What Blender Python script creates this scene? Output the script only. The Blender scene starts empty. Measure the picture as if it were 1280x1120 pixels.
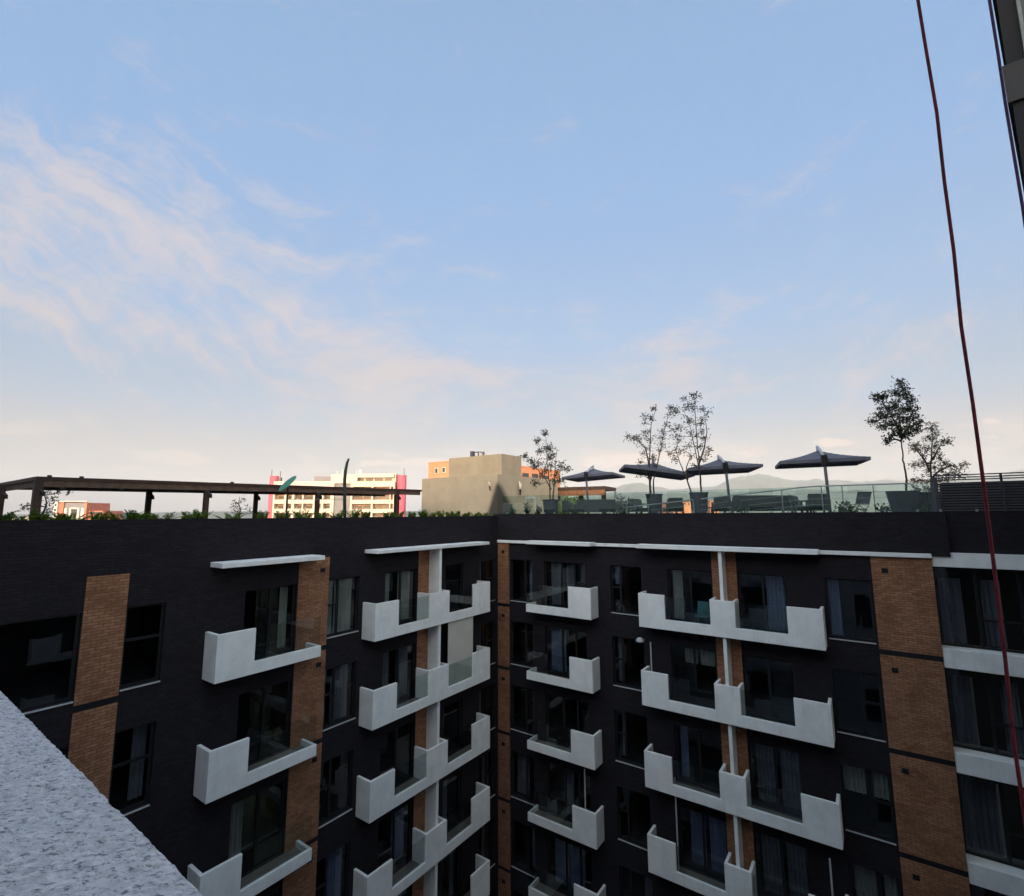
import bpy, bmesh, math, random
from mathutils import Vector, Matrix, noise
R = math.radians
scn = bpy.context.scene
col = scn.collection
random.seed(7)

# ------------------------------------------------------------------ camera
# the eye is at z = 0; the courtyard ground lies 24 m below
CR = Vector((0.81564, 0.57855, -0.00484)); CU = Vector((0.08087, -0.10571, 0.9911)); CF = Vector((-0.57289, 0.80877, 0.13301))
FPX = 616.7
cam = bpy.data.cameras.new("camera"); cam.sensor_width = 36; cam.lens = 36*FPX/1280; cam.clip_start = 0.05; cam.clip_end = 40000
co = bpy.data.objects.new("camera", cam); col.objects.link(co)
m3 = Matrix((CR, CU, -CF)).transposed()
co.matrix_world = m3.to_4x4()
scn.camera = co
def ray(x, y): return CF + CR*((x-640)/FPX) - CU*((y-560)/FPX)
def atY(x, y, Y): d = ray(x, y); return d*(Y/d.y)
def atX(x, y, X): d = ray(x, y); return d*(X/d.x)
def atD(x, y, D): return ray(x, y)*D
GZ = -24.0

# ------------------------------------------------------------------ light and sky
scn.view_settings.view_transform = 'Standard'; scn.view_settings.look = 'None'
scn.view_settings.gamma = 1; EXPO = 1.6; scn.view_settings.exposure = EXPO
SUN_EL = R(5); SUN_DIR = Vector((0.50, -0.86, 0)).normalized()      # horizontal direction towards the sun, behind the camera
sun = bpy.data.lights.new("sun", 'SUN'); sun.energy = 2.0; sun.angle = R(0.5); sun.color = (1.0, 0.76, 0.55)
so = bpy.data.objects.new("sun", sun); col.objects.link(so)
sd = Vector((SUN_DIR.x*math.cos(SUN_EL), SUN_DIR.y*math.cos(SUN_EL), math.sin(SUN_EL)))
so.rotation_euler = sd.to_track_quat('Z', 'Y').to_euler(); so.location = (0, -20, 60)

class NT:
    def __init__(s, nt): s.nt = nt; s.n = nt.nodes; s.l = nt.links
    def add(s, t, **kw):
        n = s.n.new(t)
        for k, v in kw.items(): setattr(n, k, v)
        return n
    def link(s, a, b): s.l.new(a, b)
    def val(s, sock, v):
        if hasattr(v, 'is_output') or isinstance(v, bpy.types.NodeSocket): s.l.new(v, sock)
        else: sock.default_value = v
    def math(s, op, a, b=0.0, clamp=False):
        n = s.add('ShaderNodeMath', operation=op, use_clamp=clamp); s.val(n.inputs[0], a); s.val(n.inputs[1], b); return n.outputs[0]
    def mix(s, f, a, b, blend='MIX'):
        n = s.add('ShaderNodeMix', data_type='RGBA', blend_type=blend); s.val(n.inputs[0], f); s.val(n.inputs[6], a); s.val(n.inputs[7], b); return n.outputs[2]
    def smooth(s, v, a, b):
        n = s.add('ShaderNodeMapRange', interpolation_type='SMOOTHSTEP'); s.val(n.inputs[0], v); n.inputs[1].default_value = a; n.inputs[2].default_value = b; return n.outputs[0]
    def noise(s, vec, scale, detail=4, rough=0.55, dist=0.0):
        n = s.add('ShaderNodeTexNoise'); s.val(n.inputs['Vector'], vec); n.inputs['Scale'].default_value = scale
        n.inputs['Detail'].default_value = detail; n.inputs['Roughness'].default_value = rough; n.inputs['Distortion'].default_value = dist; return n
    def comb(s, x, y, z):
        n = s.add('ShaderNodeCombineXYZ'); s.val(n.inputs[0], x); s.val(n.inputs[1], y); s.val(n.inputs[2], z); return n.outputs[0]
    def dot(s, v, c):
        n = s.add('ShaderNodeVectorMath', operation='DOT_PRODUCT'); s.val(n.inputs[0], v); n.inputs[1].default_value = c; return n.outputs['Value']

def rgba(c): return (c[0], c[1], c[2], 1)
w = bpy.data.worlds.new("World"); scn.world = w; w.use_nodes = True
T = NT(w.node_tree); T.n.clear()
out = T.add('ShaderNodeOutputWorld'); bg = T.add('ShaderNodeBackground'); T.link(bg.outputs[0], out.inputs[0])
SKY_STRENGTH = 0.15
bg.inputs[1].default_value = SKY_STRENGTH
sky = T.add('ShaderNodeTexSky', sky_type='NISHITA'); sky.sun_disc = False
sky.sun_elevation = SUN_EL; sky.sun_rotation = math.atan2(SUN_DIR.x, SUN_DIR.y)
sky.altitude = 1200; sky.air_density = 1.0; sky.dust_density = 1.6; sky.ozone_density = 1.2
tc = T.add('ShaderNodeTexCoord'); dirv = tc.outputs['Generated']
sep = T.add('ShaderNodeSeparateXYZ'); T.link(dirv, sep.inputs[0])
zc = T.math('MAXIMUM', sep.outputs[2], 0.0)
ax = Vector((CF.x, CF.y, 0)).normalized(); bx_ = Vector((-ax.y, ax.x, 0))*-1     # along the view, and to the right of it
den = T.math('ADD', zc, 0.10)
pa = T.math('DIVIDE', T.dot(dirv, ax), den); pb = T.math('DIVIDE', T.dot(dirv, bx_), den)
def tocol(rgb): return (rgb[0], rgb[1], rgb[2], 1)
K = 1.0/(SKY_STRENGTH*2**EXPO)                     # picture value -> radiance of the sky node
def sk(r, g, b): return (r*K, g*K, b*K, 1)
# clear air: the physical sky under a thin bright veil that thickens towards the horizon
def ramp(v, stops):
    n = T.add('ShaderNodeValToRGB'); T.val(n.inputs[0], v); e = n.color_ramp.elements
    while len(e) < len(stops): e.new(0.5)
    for k, (p, c) in enumerate(stops): e[k].position = p; e[k].color = c
    n.color_ramp.interpolation = 'EASE'; return n.outputs[0]
veil = ramp(zc, [(0.0, sk(0.52, 0.42, 0.385)), (0.10, sk(0.48, 0.445, 0.46)), (0.22, sk(0.355, 0.455, 0.61)), (0.36, sk(0.305, 0.475, 0.74)), (0.55, sk(0.27, 0.46, 0.77)), (0.85, sk(0.265, 0.44, 0.705))])
sunside = T.smooth(T.dot(dirv, sd), -0.12, 0.80)
clear = T.mix(T.math('SUBTRACT', 0.92, T.math('MULTIPLY', sunside, 0.6)), sky.outputs[0], veil)
# cirrus: combed fibres in fixed sky bearings (X across, Z up, both relative to the compass bearing of the terrace)
fwd = T.math('MAXIMUM', T.dot(dirv, ax), 0.05)
X = T.math('DIVIDE', T.dot(dirv, bx_), fwd); Z = T.math('DIVIDE', sep.outputs[2], fwd)
wn = T.noise(T.comb(X, Z, 3.1), 1.7, 4, 0.55); w1 = T.math('SUBTRACT', wn.outputs[0], 0.5)
wn2 = T.noise(T.comb(X, Z, 8.4), 4.5, 3, 0.55); w2 = T.math('SUBTRACT', wn2.outputs[0], 0.5)
V_ = T.math('ADD', T.math('SUBTRACT', Z, T.math('MULTIPLY', T.math('MULTIPLY', X, X), 0.40)), T.math('ADD', T.math('MULTIPLY', w1, 0.42), T.math('MULTIPLY', w2, 0.09)))
U_ = T.math('ADD', X, T.math('MULTIPLY', w1, 0.3))
f1 = T.noise(T.comb(T.math('MULTIPLY', U_, 2.3), T.math('MULTIPLY', V_, 7.5), 1.0), 1.0, 7, 0.62, 0.3)
f2 = T.noise(T.comb(T.math('MULTIPLY', U_, 5.0), T.math('MULTIPLY', V_, 26.0), 4.0), 1.0, 6, 0.6, 0.2)
f3 = T.noise(T.comb(T.math('MULTIPLY', X, 7.0), T.math('MULTIPLY', Z, 9.0), 6.0), 1.0, 6, 0.65, 0.6)
tex = T.math('ADD', T.math('ADD', T.math('MULTIPLY', f1.outputs[0], 0.54), T.math('MULTIPLY', f2.outputs[0], 0.22)), T.math('MULTIPLY', f3.outputs[0], 0.32))
def blob(px, py, ax_px, bz_px, ang, wgt):
    d = ray(px, py); x0 = d.dot(bx_)/d.dot(ax); z0 = d.z/d.dot(ax); c_, s_ = math.cos(R(ang)), math.sin(R(ang))
    dx = T.math('SUBTRACT', X, x0); dz = T.math('SUBTRACT', Z, z0)
    a_ = T.math('ADD', T.math('MULTIPLY', dx, c_*FPX/ax_px), T.math('MULTIPLY', dz, s_*FPX/ax_px))
    b_ = T.math('ADD', T.math('MULTIPLY', dx, -s_*FPX/bz_px), T.math('MULTIPLY', dz, c_*FPX/bz_px))
    r2 = T.math('ADD', T.math('MULTIPLY', a_, a_), T.math('MULTIPLY', b_, b_))
    return T.math('MULTIPLY', T.math('POWER', 2.718, T.math('MULTIPLY', r2, -1.0)), wgt)
msk = None
for bl in ((170, 320, 340, 120, -24, 0.58), (20, 385, 120, 45, -10, 0.40), (470, 450, 180, 90, -38, 0.34), (120, 190, 260, 100, -20, 0.24), (300, 550, 420, 55, 0, 0.22), (820, 425, 170, 60, 4, 0.32), (1040, 440, 300, 110, 22, 0.33), (1130, 560, 260, 50, 0, 0.20), (480, 285, 120, 40, 8, 0.25), (560, 470, 700, 230, 0, 0.07), (60, 240, 300, 130, -25, 0.16)):
    v_ = blob(*bl); msk = v_ if msk is None else T.math('ADD', msk, v_)
dens = T.math('ADD', T.math('MULTIPLY', msk, 1.0), T.math('SUBTRACT', T.math('MULTIPLY', tex, 4.0), 1.97))
cir = T.math('MULTIPLY', T.smooth(dens, 0.34, 1.30), T.smooth(T.dot(dirv, ax), 0.02, 0.2))
ccol = ramp(zc, [(0.0, sk(0.60, 0.53, 0.50)), (0.2, sk(0.68, 0.60, 0.59)), (0.45, sk(0.66, 0.62, 0.66)), (0.7, sk(0.52, 0.57, 0.72))])
s1 = T.mix(T.math('MULTIPLY', cir, 0.84), clear, ccol)
# small cumulus low over the horizon
cn = T.noise(T.comb(T.math('MULTIPLY', T.dot(dirv, bx_), 1.0), T.math('MULTIPLY', zc, 2.6), 1.7), 11.0, 5, 0.5)
cmask = T.math('MULTIPLY', T.smooth(cn.outputs[0], 0.53, 0.62), T.math('MULTIPLY', T.smooth(sep.outputs[2], 0.06, 0.085), T.smooth(sep.outputs[2], 0.155, 0.11)))
pf = None
for bl in ((1040, 553, 42, 7, 0, 1.0), (1240, 527, 18, 6, 0, 1.0), (1240, 546, 22, 5, 0, 0.9), (750, 578, 30, 9, 0, 1.0), (800, 572, 46, 11, 0, 1.0), (862, 572, 34, 8, 0, 1.0), (530, 577, 42, 8, 0, 0.9), (940, 566, 60, 6, 0, 0.7), (465, 579, 30, 6, 0, 0.8)):
    v_ = blob(*bl); pf = v_ if pf is None else T.math('ADD', pf, v_)
pn = T.noise(T.comb(X, T.math('MULTIPLY', Z, 1.6), 4.4), 34.0, 5, 0.6)
puff = T.smooth(T.math('ADD', pf, T.math('MULTIPLY', T.math('SUBTRACT', pn.outputs[0], 0.5), 1.3)), 0.42, 0.85)
cmask = T.math('MAXIMUM', T.math('MULTIPLY', cmask, 0.45), puff)
s2 = T.mix(T.math('MULTIPLY', cmask, 0.9), s1, sk(0.86, 0.72, 0.64))
# evening side of the sky behind the camera, boosted to brighten the shaded facades
glow = T.comb(T.math('ADD', 1.0, T.math('MULTIPLY', sunside, 6.3)), T.math('ADD', 1.0, T.math('MULTIPLY', sunside, 4.4)), T.math('ADD', 1.0, T.math('MULTIPLY', sunside, 2.8)))
s3 = T.mix(1.0, s2, glow, 'MULTIPLY')
T.link(s3, bg.inputs[0])

# ------------------------------------------------------------------ materials
def mat(name, c, rough=0.8, vary=0.12, scale=3.0, bump=0.0, bscale=40.0, metal=0.0, spec=0.3, stain=0.0):
    m = bpy.data.materials.new(name); m.use_nodes = True; N = NT(m.node_tree)
    b = N.n['Principled BSDF']; b.inputs['Roughness'].default_value = rough; b.inputs['Metallic'].default_value = metal
    b.inputs['Specular IOR Level'].default_value = spec
    t = N.add('ShaderNodeTexCoord').outputs['Object']
    n = N.noise(t, scale, 6, 0.6)
    lo = tuple(v*(1-vary) for v in c); hi = tuple(min(1, v*(1+vary)) for v in c)
    cc = N.mix(N.smooth(n.outputs[0], 0.3, 0.7), rgba(lo), rgba(hi))
    if stain:
        mp = N.add('ShaderNodeMapping'); N.link(t, mp.inputs[0]); mp.inputs['Scale'].default_value = (2.2, 2.2, 0.35)
        sn = N.noise(mp.outputs[0], 2.0, 6, 0.65)
        cc = N.mix(N.math('MULTIPLY', N.smooth(sn.outputs[0], 0.52, 0.75), stain), cc, rgba(tuple(v*0.55 for v in c)))
        mp2 = N.add('ShaderNodeMapping'); N.link(t, mp2.inputs[0]); mp2.inputs['Scale'].default_value = (9, 9, 0.5)
        sn2 = N.noise(mp2.outputs[0], 1.6, 5, 0.7)
        cc = N.mix(N.math('MULTIPLY', N.smooth(sn2.outputs[0], 0.54, 0.74), stain*1.1), cc, rgba(tuple(v*0.5 for v in c)))
    N.link(cc, b.inputs['Base Color'])
    if bump:
        bn = N.noise(t, bscale, 4, 0.6); bp = N.add('ShaderNodeBump'); bp.inputs['Strength'].default_value = bump; bp.inputs['Distance'].default_value = 0.01
        N.link(bn.outputs[0], bp.inputs['Height']); N.link(bp.outputs[0], b.inputs['Normal'])
    return m
def brickmat(name, c1, c2, mortar, bump=0.5, ms=0.010, patch=0.35):
    m = bpy.data.materials.new(name); m.use_nodes = True; N = NT(m.node_tree)
    b = N.n['Principled BSDF']; b.inputs['Roughness'].default_value = 0.85; b.inputs['Specular IOR Level'].default_value = 0.1
    tcn = N.add('ShaderNodeTexCoord'); uv = tcn.outputs['UV']
    br = N.add('ShaderNodeTexBrick'); N.link(uv, br.inputs[0]); br.inputs['Scale'].default_value = 1.0
    br.inputs['Brick Width'].default_value = 0.23; br.inputs['Row Height'].default_value = 0.075; br.inputs['Mortar Size'].default_value = ms
    br.inputs['Mortar Smooth'].default_value = 0.2; br.inputs['Bias'].default_value = 0.0
    br.inputs[1].default_value = rgba(c1); br.inputs[2].default_value = rgba(c2); br.inputs[3].default_value = rgba(mortar)
    n1 = N.noise(uv, 1.3, 5, 0.6); n2 = N.noise(uv, 9.0, 4, 0.6)
    c = N.mix(N.math('MULTIPLY', N.smooth(n1.outputs[0], 0.4, 0.72), patch), br.outputs[0], rgba(tuple(v*0.45 for v in c1)))
    c = N.mix(N.math('MULTIPLY', N.smooth(n2.outputs[0], 0.45, 0.75), 0.3), c, rgba(tuple(v*1.35 for v in c2)))
    N.link(c, b.inputs['Base Color'])
    bp = N.add('ShaderNodeBump'); bp.inputs['Strength'].default_value = bump; bp.inputs['Distance'].default_value = 0.012; bp.invert = True
    N.link(N.math('ADD', br.outputs['Fac'], N.math('MULTIPLY', n2.outputs[0], 0.5)), bp.inputs['Height']); N.link(bp.outputs[0], b.inputs['Normal'])
    return m
def glassmat(name, tint, refl=1.0, rough=0.0, wob=0.0):
    m = bpy.data.materials.new(name); m.use_nodes = True; N = NT(m.node_tree); N.n.clear()
    o = N.add('ShaderNodeOutputMaterial'); tr = N.add('ShaderNodeBsdfTransparent'); tr.inputs[0].default_value = rgba(tint)
    gl = N.add('ShaderNodeBsdfGlossy'); gl.inputs['Roughness'].default_value = rough; gl.inputs[0].default_value = (refl, refl, refl, 1)
    fr = N.add('ShaderNodeFresnel'); fr.inputs[0].default_value = 1.7; gm = N.add('ShaderNodeNewGeometry'); fo = N.math('ADD', N.math('MULTIPLY', fr.outputs[0], N.math('SUBTRACT', 1.0, gm.outputs['Backfacing'])), N.math('MULTIPLY', gm.outputs['Backfacing'], 0.04))
    if wob:
        t = N.add('ShaderNodeTexCoord').outputs['Object']; n = N.noise(t, 1.1, 2, 0.4); bp = N.add('ShaderNodeBump'); bp.inputs['Strength'].default_value = wob; bp.inputs['Distance'].default_value = 0.02
        N.link(n.outputs[0], bp.inputs['Height']); N.link(bp.outputs[0], gl.inputs['Normal'])
    mx = N.add('ShaderNodeMixShader'); N.link(fo, mx.inputs[0]); N.link(tr.outputs[0], mx.inputs[1]); N.link(gl.outputs[0], mx.inputs[2]); N.link(mx.outputs[0], o.inputs[0])
    return m
def leafmat(name, c, c2):
    m = bpy.data.materials.new(name); m.use_nodes = True; N = NT(m.node_tree); N.n.clear()
    o = N.add('ShaderNodeOutputMaterial'); g = N.add('ShaderNodeNewGeometry')
    cc = N.mix(g.outputs['Random Per Island'], rgba(c), rgba(c2))
    d = N.add('ShaderNodeBsdfDiffuse'); N.link(cc, d.inputs[0]); tl = N.add('ShaderNodeBsdfTranslucent'); N.link(cc, tl.inputs[0])
    mx = N.add('ShaderNodeMixShader'); mx.inputs[0].default_value = 0.3; N.link(d.outputs[0], mx.inputs[1]); N.link(tl.outputs[0], mx.inputs[2]); N.link(mx.outputs[0], o.inputs[0])
    return m

M = {}
M['charcoal'] = brickmat('charcoal_facing', (0.0175, 0.0148, 0.0188), (0.0238, 0.0205, 0.0250), (0.0140, 0.0121, 0.0150), 0.5, 0.008, 0.2)
M['brick'] = brickmat('orange_brick', (0.255, 0.112, 0.060), (0.385, 0.185, 0.103), (0.155, 0.090, 0.060), 0.8, 0.011, 0.5)
M['white'] = mat('white_plaster', (0.76, 0.745, 0.74), 0.8, 0.07, 2.0, 0.25, 70, stain=0.22)
M['tile'] = mat('balcony_tile', (0.17, 0.14, 0.12), 0.6, 0.15, 2)
M['frame'] = mat('black_aluminium', (0.012, 0.012, 0.014), 0.4, 0.1, 5)
M['glass'] = glassmat('window_glass', (0.46, 0.49, 0.52), 1.0, 0.0, 0.10)
M['bglass'] = glassmat('balustrade_glass', (0.88, 0.92, 0.92), 0.9)
M['tglass'] = glassmat('terrace_glass', (0.84, 0.915, 0.89), 0.8)
M['sill'] = mat('sill_metal', (0.42, 0.42, 0.44), 0.5)
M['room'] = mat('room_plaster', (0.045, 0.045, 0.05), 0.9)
M['curtain_cream'] = mat('cream_curtain', (0.58, 0.58, 0.50), 0.9, 0.08, 3)
M['curtain_blue'] = mat('blue_grey_curtain', (0.32, 0.38, 0.52), 0.9, 0.1, 3)
M['curtain_grey'] = mat('grey_curtain', (0.30, 0.30, 0.33), 0.9, 0.1, 3)
M['blind'] = mat('beige_blind', (0.52, 0.48, 0.43), 0.9, 0.05, 2, stain=0.1)
M['vent'] = mat('vent_black', (0.01, 0.01, 0.01), 0.9)
M['deck'] = mat('terrace_paving', (0.24, 0.22, 0.20), 0.8, 0.15, 1.0)
M['paving'] = mat('courtyard_paving', (0.16, 0.15, 0.14), 0.9, 0.2, 0.5)
M['beige'] = mat('beige_render', (0.46, 0.36, 0.245), 0.9, 0.07, 1.2, 0.1, 30, stain=0.12)
M['timber'] = mat('dark_timber', (0.040, 0.020, 0.014), 0.7, 0.25, 4)
M['timber2'] = mat('orange_timber', (0.34, 0.15, 0.07), 0.7, 0.2, 4)
M['under'] = mat('pergola_boards', (0.09, 0.055, 0.04), 0.8, 0.25, 4)
M['canvas'] = mat('grey_canvas', (0.13, 0.13, 0.16), 0.9, 0.08, 2)
M['mast'] = mat('dark_metal', (0.10, 0.10, 0.11), 0.45, 0.1, 4, metal=0.3)
M['arm'] = mat('pale_metal', (0.42, 0.42, 0.46), 0.4, 0.05, 4)
M['steel'] = mat('brushed_steel', (0.30, 0.31, 0.31), 0.35, 0.1, 6, metal=0.6)
M['pot'] = mat('slate_pot', (0.030, 0.034, 0.042), 0.6, 0.2, 4)
M['wicker'] = mat('dark_wicker', (0.050, 0.058, 0.055), 0.8, 0.3, 30, 0.4, 120)
M['cushion'] = mat('grey_cushion', (0.085, 0.095, 0.095), 0.9, 0.1, 5)
M['chairgrey'] = mat('grey_sling', (0.17, 0.18, 0.18), 0.8, 0.05, 5)
M['bark'] = mat('bark', (0.055, 0.042, 0.036), 0.95, 0.3, 12)
M['slat'] = mat('charcoal_slats', (0.060, 0.056, 0.066), 0.7, 0.15, 6)
M['soil'] = mat('soil', (0.05, 0.04, 0.03), 1.0)
M['rope'] = mat('red_rope', (0.125, 0.012, 0.018), 0.8, 0.45, 60)
M['rope2'] = mat('purple_rope', (0.07, 0.03, 0.075), 0.8, 0.3, 60)
M['leaf_dark'] = leafmat('leaf_dark', (0.014, 0.024, 0.012), (0.042, 0.052, 0.028))
M['leaf_grey'] = leafmat('leaf_grey', (0.040, 0.052, 0.036), (0.09, 0.09, 0.065))
M['leaf_olive'] = leafmat('leaf_olive', (0.085, 0.082, 0.042), (0.20, 0.165, 0.085))
M['leaf_fern'] = leafmat('leaf_fern', (0.030, 0.065, 0.008), (0.14, 0.21, 0.03))
M['leaf_lime'] = leafmat('leaf_lime', (0.12, 0.20, 0.03), (0.32, 0.38, 0.09))
M['leaf_deep'] = leafmat('leaf_deep', (0.012, 0.035, 0.012), (0.05, 0.11, 0.04))
M['lampgreen'] = mat('green_enamel', (0.035, 0.15, 0.10), 0.5, 0.1, 3)
M['greenpole'] = mat('dark_green_paint', (0.018, 0.028, 0.018), 0.6)
M['cream'] = mat('cream_paint', (0.54, 0.50, 0.42), 0.8, 0.05, 0.3)
M['pink'] = mat('pink_paint', (0.50, 0.115, 0.17), 0.8, 0.06, 0.3)
M['recess'] = mat('balcony_recess', (0.30, 0.20, 0.15), 0.9, 0.2, 0.4)
M['farglass'] = mat('far_window', (0.05, 0.055, 0.06), 0.25)
M['fargrey'] = mat('grey_cladding', (0.20, 0.20, 0.22), 0.8)
M['salmon'] = mat('salmon_render', (0.52, 0.235, 0.135), 0.9, 0.06, 0.3)
M['redbrick'] = mat('far_red_brick', (0.46, 0.17, 0.11), 0.9, 0.12, 0.5)
M['farwhite'] = mat('far_white', (0.58, 0.56, 0.53), 0.9)
M['torch'] = mat('torch_cream', (0.70, 0.64, 0.54), 0.6)
M['tower'] = mat('tower_dark', (0.0065, 0.006, 0.0085), 0.8, 0.15, 3, 0.2, 60)
M['towerband'] = mat('tower_grey', (0.032, 0.031, 0.034), 0.85, 0.12, 1.5, stain=0.15)

M['towerframe'] = mat('tower_frame_grey', (0.14, 0.15, 0.15), 0.6)
M['towerglass'] = mat('tower_green_panel', (0.030, 0.042, 0.042), 0.5)
def roughcast():
    m = bpy.data.materials.new('roughcast'); m.use_nodes = True; N = NT(m.node_tree); b = N.n['Principled BSDF']
    b.inputs['Roughness'].default_value = 0.9; b.inputs['Specular IOR Level'].default_value = 0.2
    t = N.add('ShaderNodeTexCoord').outputs['Object']
    mp0 = N.add('ShaderNodeMapping'); N.link(t, mp0.inputs[0]); mp0.inputs['Rotation'].default_value = (0, 0, -0.62)
    mpp = N.add('ShaderNodeMapping'); N.link(mp0.outputs[0], mpp.inputs[0]); mpp.inputs['Scale'].default_value = (0.45, 1.0, 1.0)
    n1 = N.noise(mpp.outputs[0], 80, 6, 0.75); n2 = N.noise(mpp.outputs[0], 165, 5, 0.72); n3 = N.noise(t, 5, 4, 0.6); n4 = N.noise(mpp.outputs[0], 34, 3, 0.5)
    c = N.mix(N.smooth(n1.outputs[0], 0.40, 0.66), rgba((0.68, 0.63, 0.645)), rgba((0.93, 0.87, 0.88)))
    c = N.mix(N.math('MULTIPLY', N.smooth(n2.outputs[0], 0.51, 0.64), 0.88), c, rgba((0.18, 0.17, 0.20)))
    c = N.mix(N.math('MULTIPLY', N.smooth(n4.outputs[0], 0.66, 0.74), 0.75), c, rgba((0.10, 0.095, 0.115)))
    c = N.mix(N.math('MULTIPLY', N.smooth(n3.outputs[0], 0.5, 0.75), 0.25), c, rgba((0.50, 0.48, 0.52)))
    N.link(c, b.inputs['Base Color'])
    bp = N.add('ShaderNodeBump'); bp.inputs['Strength'].default_value = 1.0; bp.inputs['Distance'].default_value = 0.008
    N.link(N.math('ADD', n1.outputs[0], n2.outputs[0]), bp.inputs['Height']); N.link(bp.outputs[0], b.inputs['Normal'])
    return m
M['roughcast'] = roughcast()

# ------------------------------------------------------------------ mesh helpers
ORG = {}
class MB:
    def __init__(s): s.v = []; s.f = []; s.raw = []
    def quad(s, a, b, c, d): i = len(s.v); s.v += [Vector(a), Vector(b), Vector(c), Vector(d)]; s.f.append((i, i+1, i+2, i+3))
    def hexa(s, p):       # p[0..3] bottom ring, p[4..7] top ring
        i = len(s.v); s.v += [Vector(q) for q in p]
        for f in ((3, 2, 1, 0), (4, 5, 6, 7), (0, 1, 5, 4), (1, 2, 6, 5), (2, 3, 7, 6), (3, 0, 4, 7)): s.f.append(tuple(i+k for k in f))
    def box(s, x0, x1, y0, y1, z0, z1):
        s.hexa([(x0, y0, z0), (x1, y0, z0), (x1, y1, z0), (x0, y1, z0), (x0, y0, z1), (x1, y0, z1), (x1, y1, z1), (x0, y1, z1)])
    def wbox(s, W, u0, u1, d0, d1, z0, z1):     # box in wall coordinates
        s.hexa([W(u0, d0, z0), W(u1, d0, z0), W(u1, d1, z0), W(u0, d1, z0), W(u0, d0, z1), W(u1, d0, z1), W(u1, d1, z1), W(u0, d1, z1)])
    def tube(s, pts, rad, n=8, cap=True):
        pts = [Vector(p) for p in pts]; rads = rad if isinstance(rad, (list, tuple)) else [rad]*len(pts)
        rings = []; up = None
        for k, p in enumerate(pts):
            d = (pts[min(k+1, len(pts)-1)] - pts[max(k-1, 0)])
            if d.length < 1e-9: d = Vector((0, 0, 1))
            d.normalize()
            if up is None or abs(up.dot(d)) > 0.95: up = Vector((0, 0, 1)) if abs(d.z) < 0.9 else Vector((1, 0, 0))
            a = d.cross(up).normalized(); b = a.cross(d).normalized(); up = b
            i = len(s.v)
            for j in range(n):
                t = 2*math.pi*j/n; s.v.append(p + (a*math.cos(t) + b*math.sin(t))*rads[k])
            rings.append(i)
        for k in range(len(rings)-1):
            for j in range(n): s.f.append((rings[k]+j, rings[k]+(j+1) % n, rings[k+1]+(j+1) % n, rings[k+1]+j))
        if cap:
            s.f.append(tuple(rings[0]+j for j in reversed(range(n)))); s.f.append(tuple(rings[-1]+j for j in range(n)))
    def lathe(s, c, prof, n=20):     # prof: (radius, z)
        rings = []
        for r_, z in prof:
            i = len(s.v)
            for j in range(n): t = 2*math.pi*j/n; s.v.append(Vector((c[0]+r_*math.cos(t), c[1]+r_*math.sin(t), c[2]+z)))
            rings.append(i)
        for k in range(len(rings)-1):
            for j in range(n): s.f.append((rings[k]+j, rings[k]+(j+1) % n, rings[k+1]+(j+1) % n, rings[k+1]+j))
        s.f.append(tuple(rings[0]+j for j in reversed(range(n)))); s.f.append(tuple(rings[-1]+j for j in range(n)))
    def prism(s, poly, A, B):       # poly: list of 2D; A(p), B(p) map to the two faces
        n = len(poly); i = len(s.v); s.v += [Vector(A(p)) for p in poly] + [Vector(B(p)) for p in poly]
        s.f.append(tuple(i+k for k in range(n))); s.f.append(tuple(i+n+k for k in reversed(range(n))))
        for k in range(n): s.f.append((i+k, i+n+k, i+n+(k+1) % n, i+(k+1) % n))
    def build(s, name, m, parent=None, bevel=0.0, smooth=False, recalc=True):
        me = bpy.data.meshes.new(name); o = bpy.data.objects.new(name, me); col.objects.link(o)
        org = ORG.get(parent.name, Vector((0, 0, 0))) if parent else Vector((0, 0, 0))
        me.from_pydata([v-org for v in s.v], [], s.f)
        if recalc:
            bm = bmesh.new(); bm.from_mesh(me); bmesh.ops.recalc_face_normals(bm, faces=bm.faces)
            if bevel:
                bmesh.ops.remove_doubles(bm, verts=bm.verts, dist=1e-5)
                es = [e for e in bm.edges if len(e.link_faces) == 2 and e.calc_face_angle(0) > 0.5]
                bmesh.ops.bevel(bm, geom=es, offset=bevel, segments=2, affect='EDGES', profile=0.6, clamp_overlap=True)
            bm.to_mesh(me); bm.free()
        if len(me.polygons) < 60000:
            uvl = me.uv_layers.new(name='UVMap'); vs = me.vertices
            for p in me.polygons:
                nx, ny, nz = abs(p.normal.x), abs(p.normal.y), abs(p.normal.z)
                for li in p.loop_indices:
                    v = vs[me.loops[li].vertex_index].co
                    uvl.data[li].uv = (v.x, v.y) if nz > nx and nz > ny else ((v.y, v.z) if nx > ny else (v.x, v.z))
        if smooth:
            for p in me.polygons: p.use_smooth = True
        me.materials.append(m if not isinstance(m, str) else M[m])
        if parent: o.parent = parent; ORG[o.name] = org
        return o
def tag(o, label=None, cat=None, group=None, kind=None):
    if label: o['label'] = label
    if cat: o['category'] = cat
    if group: o['group'] = group
    if kind: o['kind'] = kind
    return o
def thing(name, loc, label, cat, group=None):
    o = bpy.data.objects.new(name, None); col.objects.link(o); o.location = loc; o.empty_display_size = 0.2
    ORG[o.name] = Vector(loc); return tag(o, label, cat, group)
def copy_tree(o, parent=None):
    c = o.copy(); col.objects.link(c); c.parent = parent
    for ch in [k for k in bpy.data.objects if k.parent == o]: copy_tree(ch, c)
    return c

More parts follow.
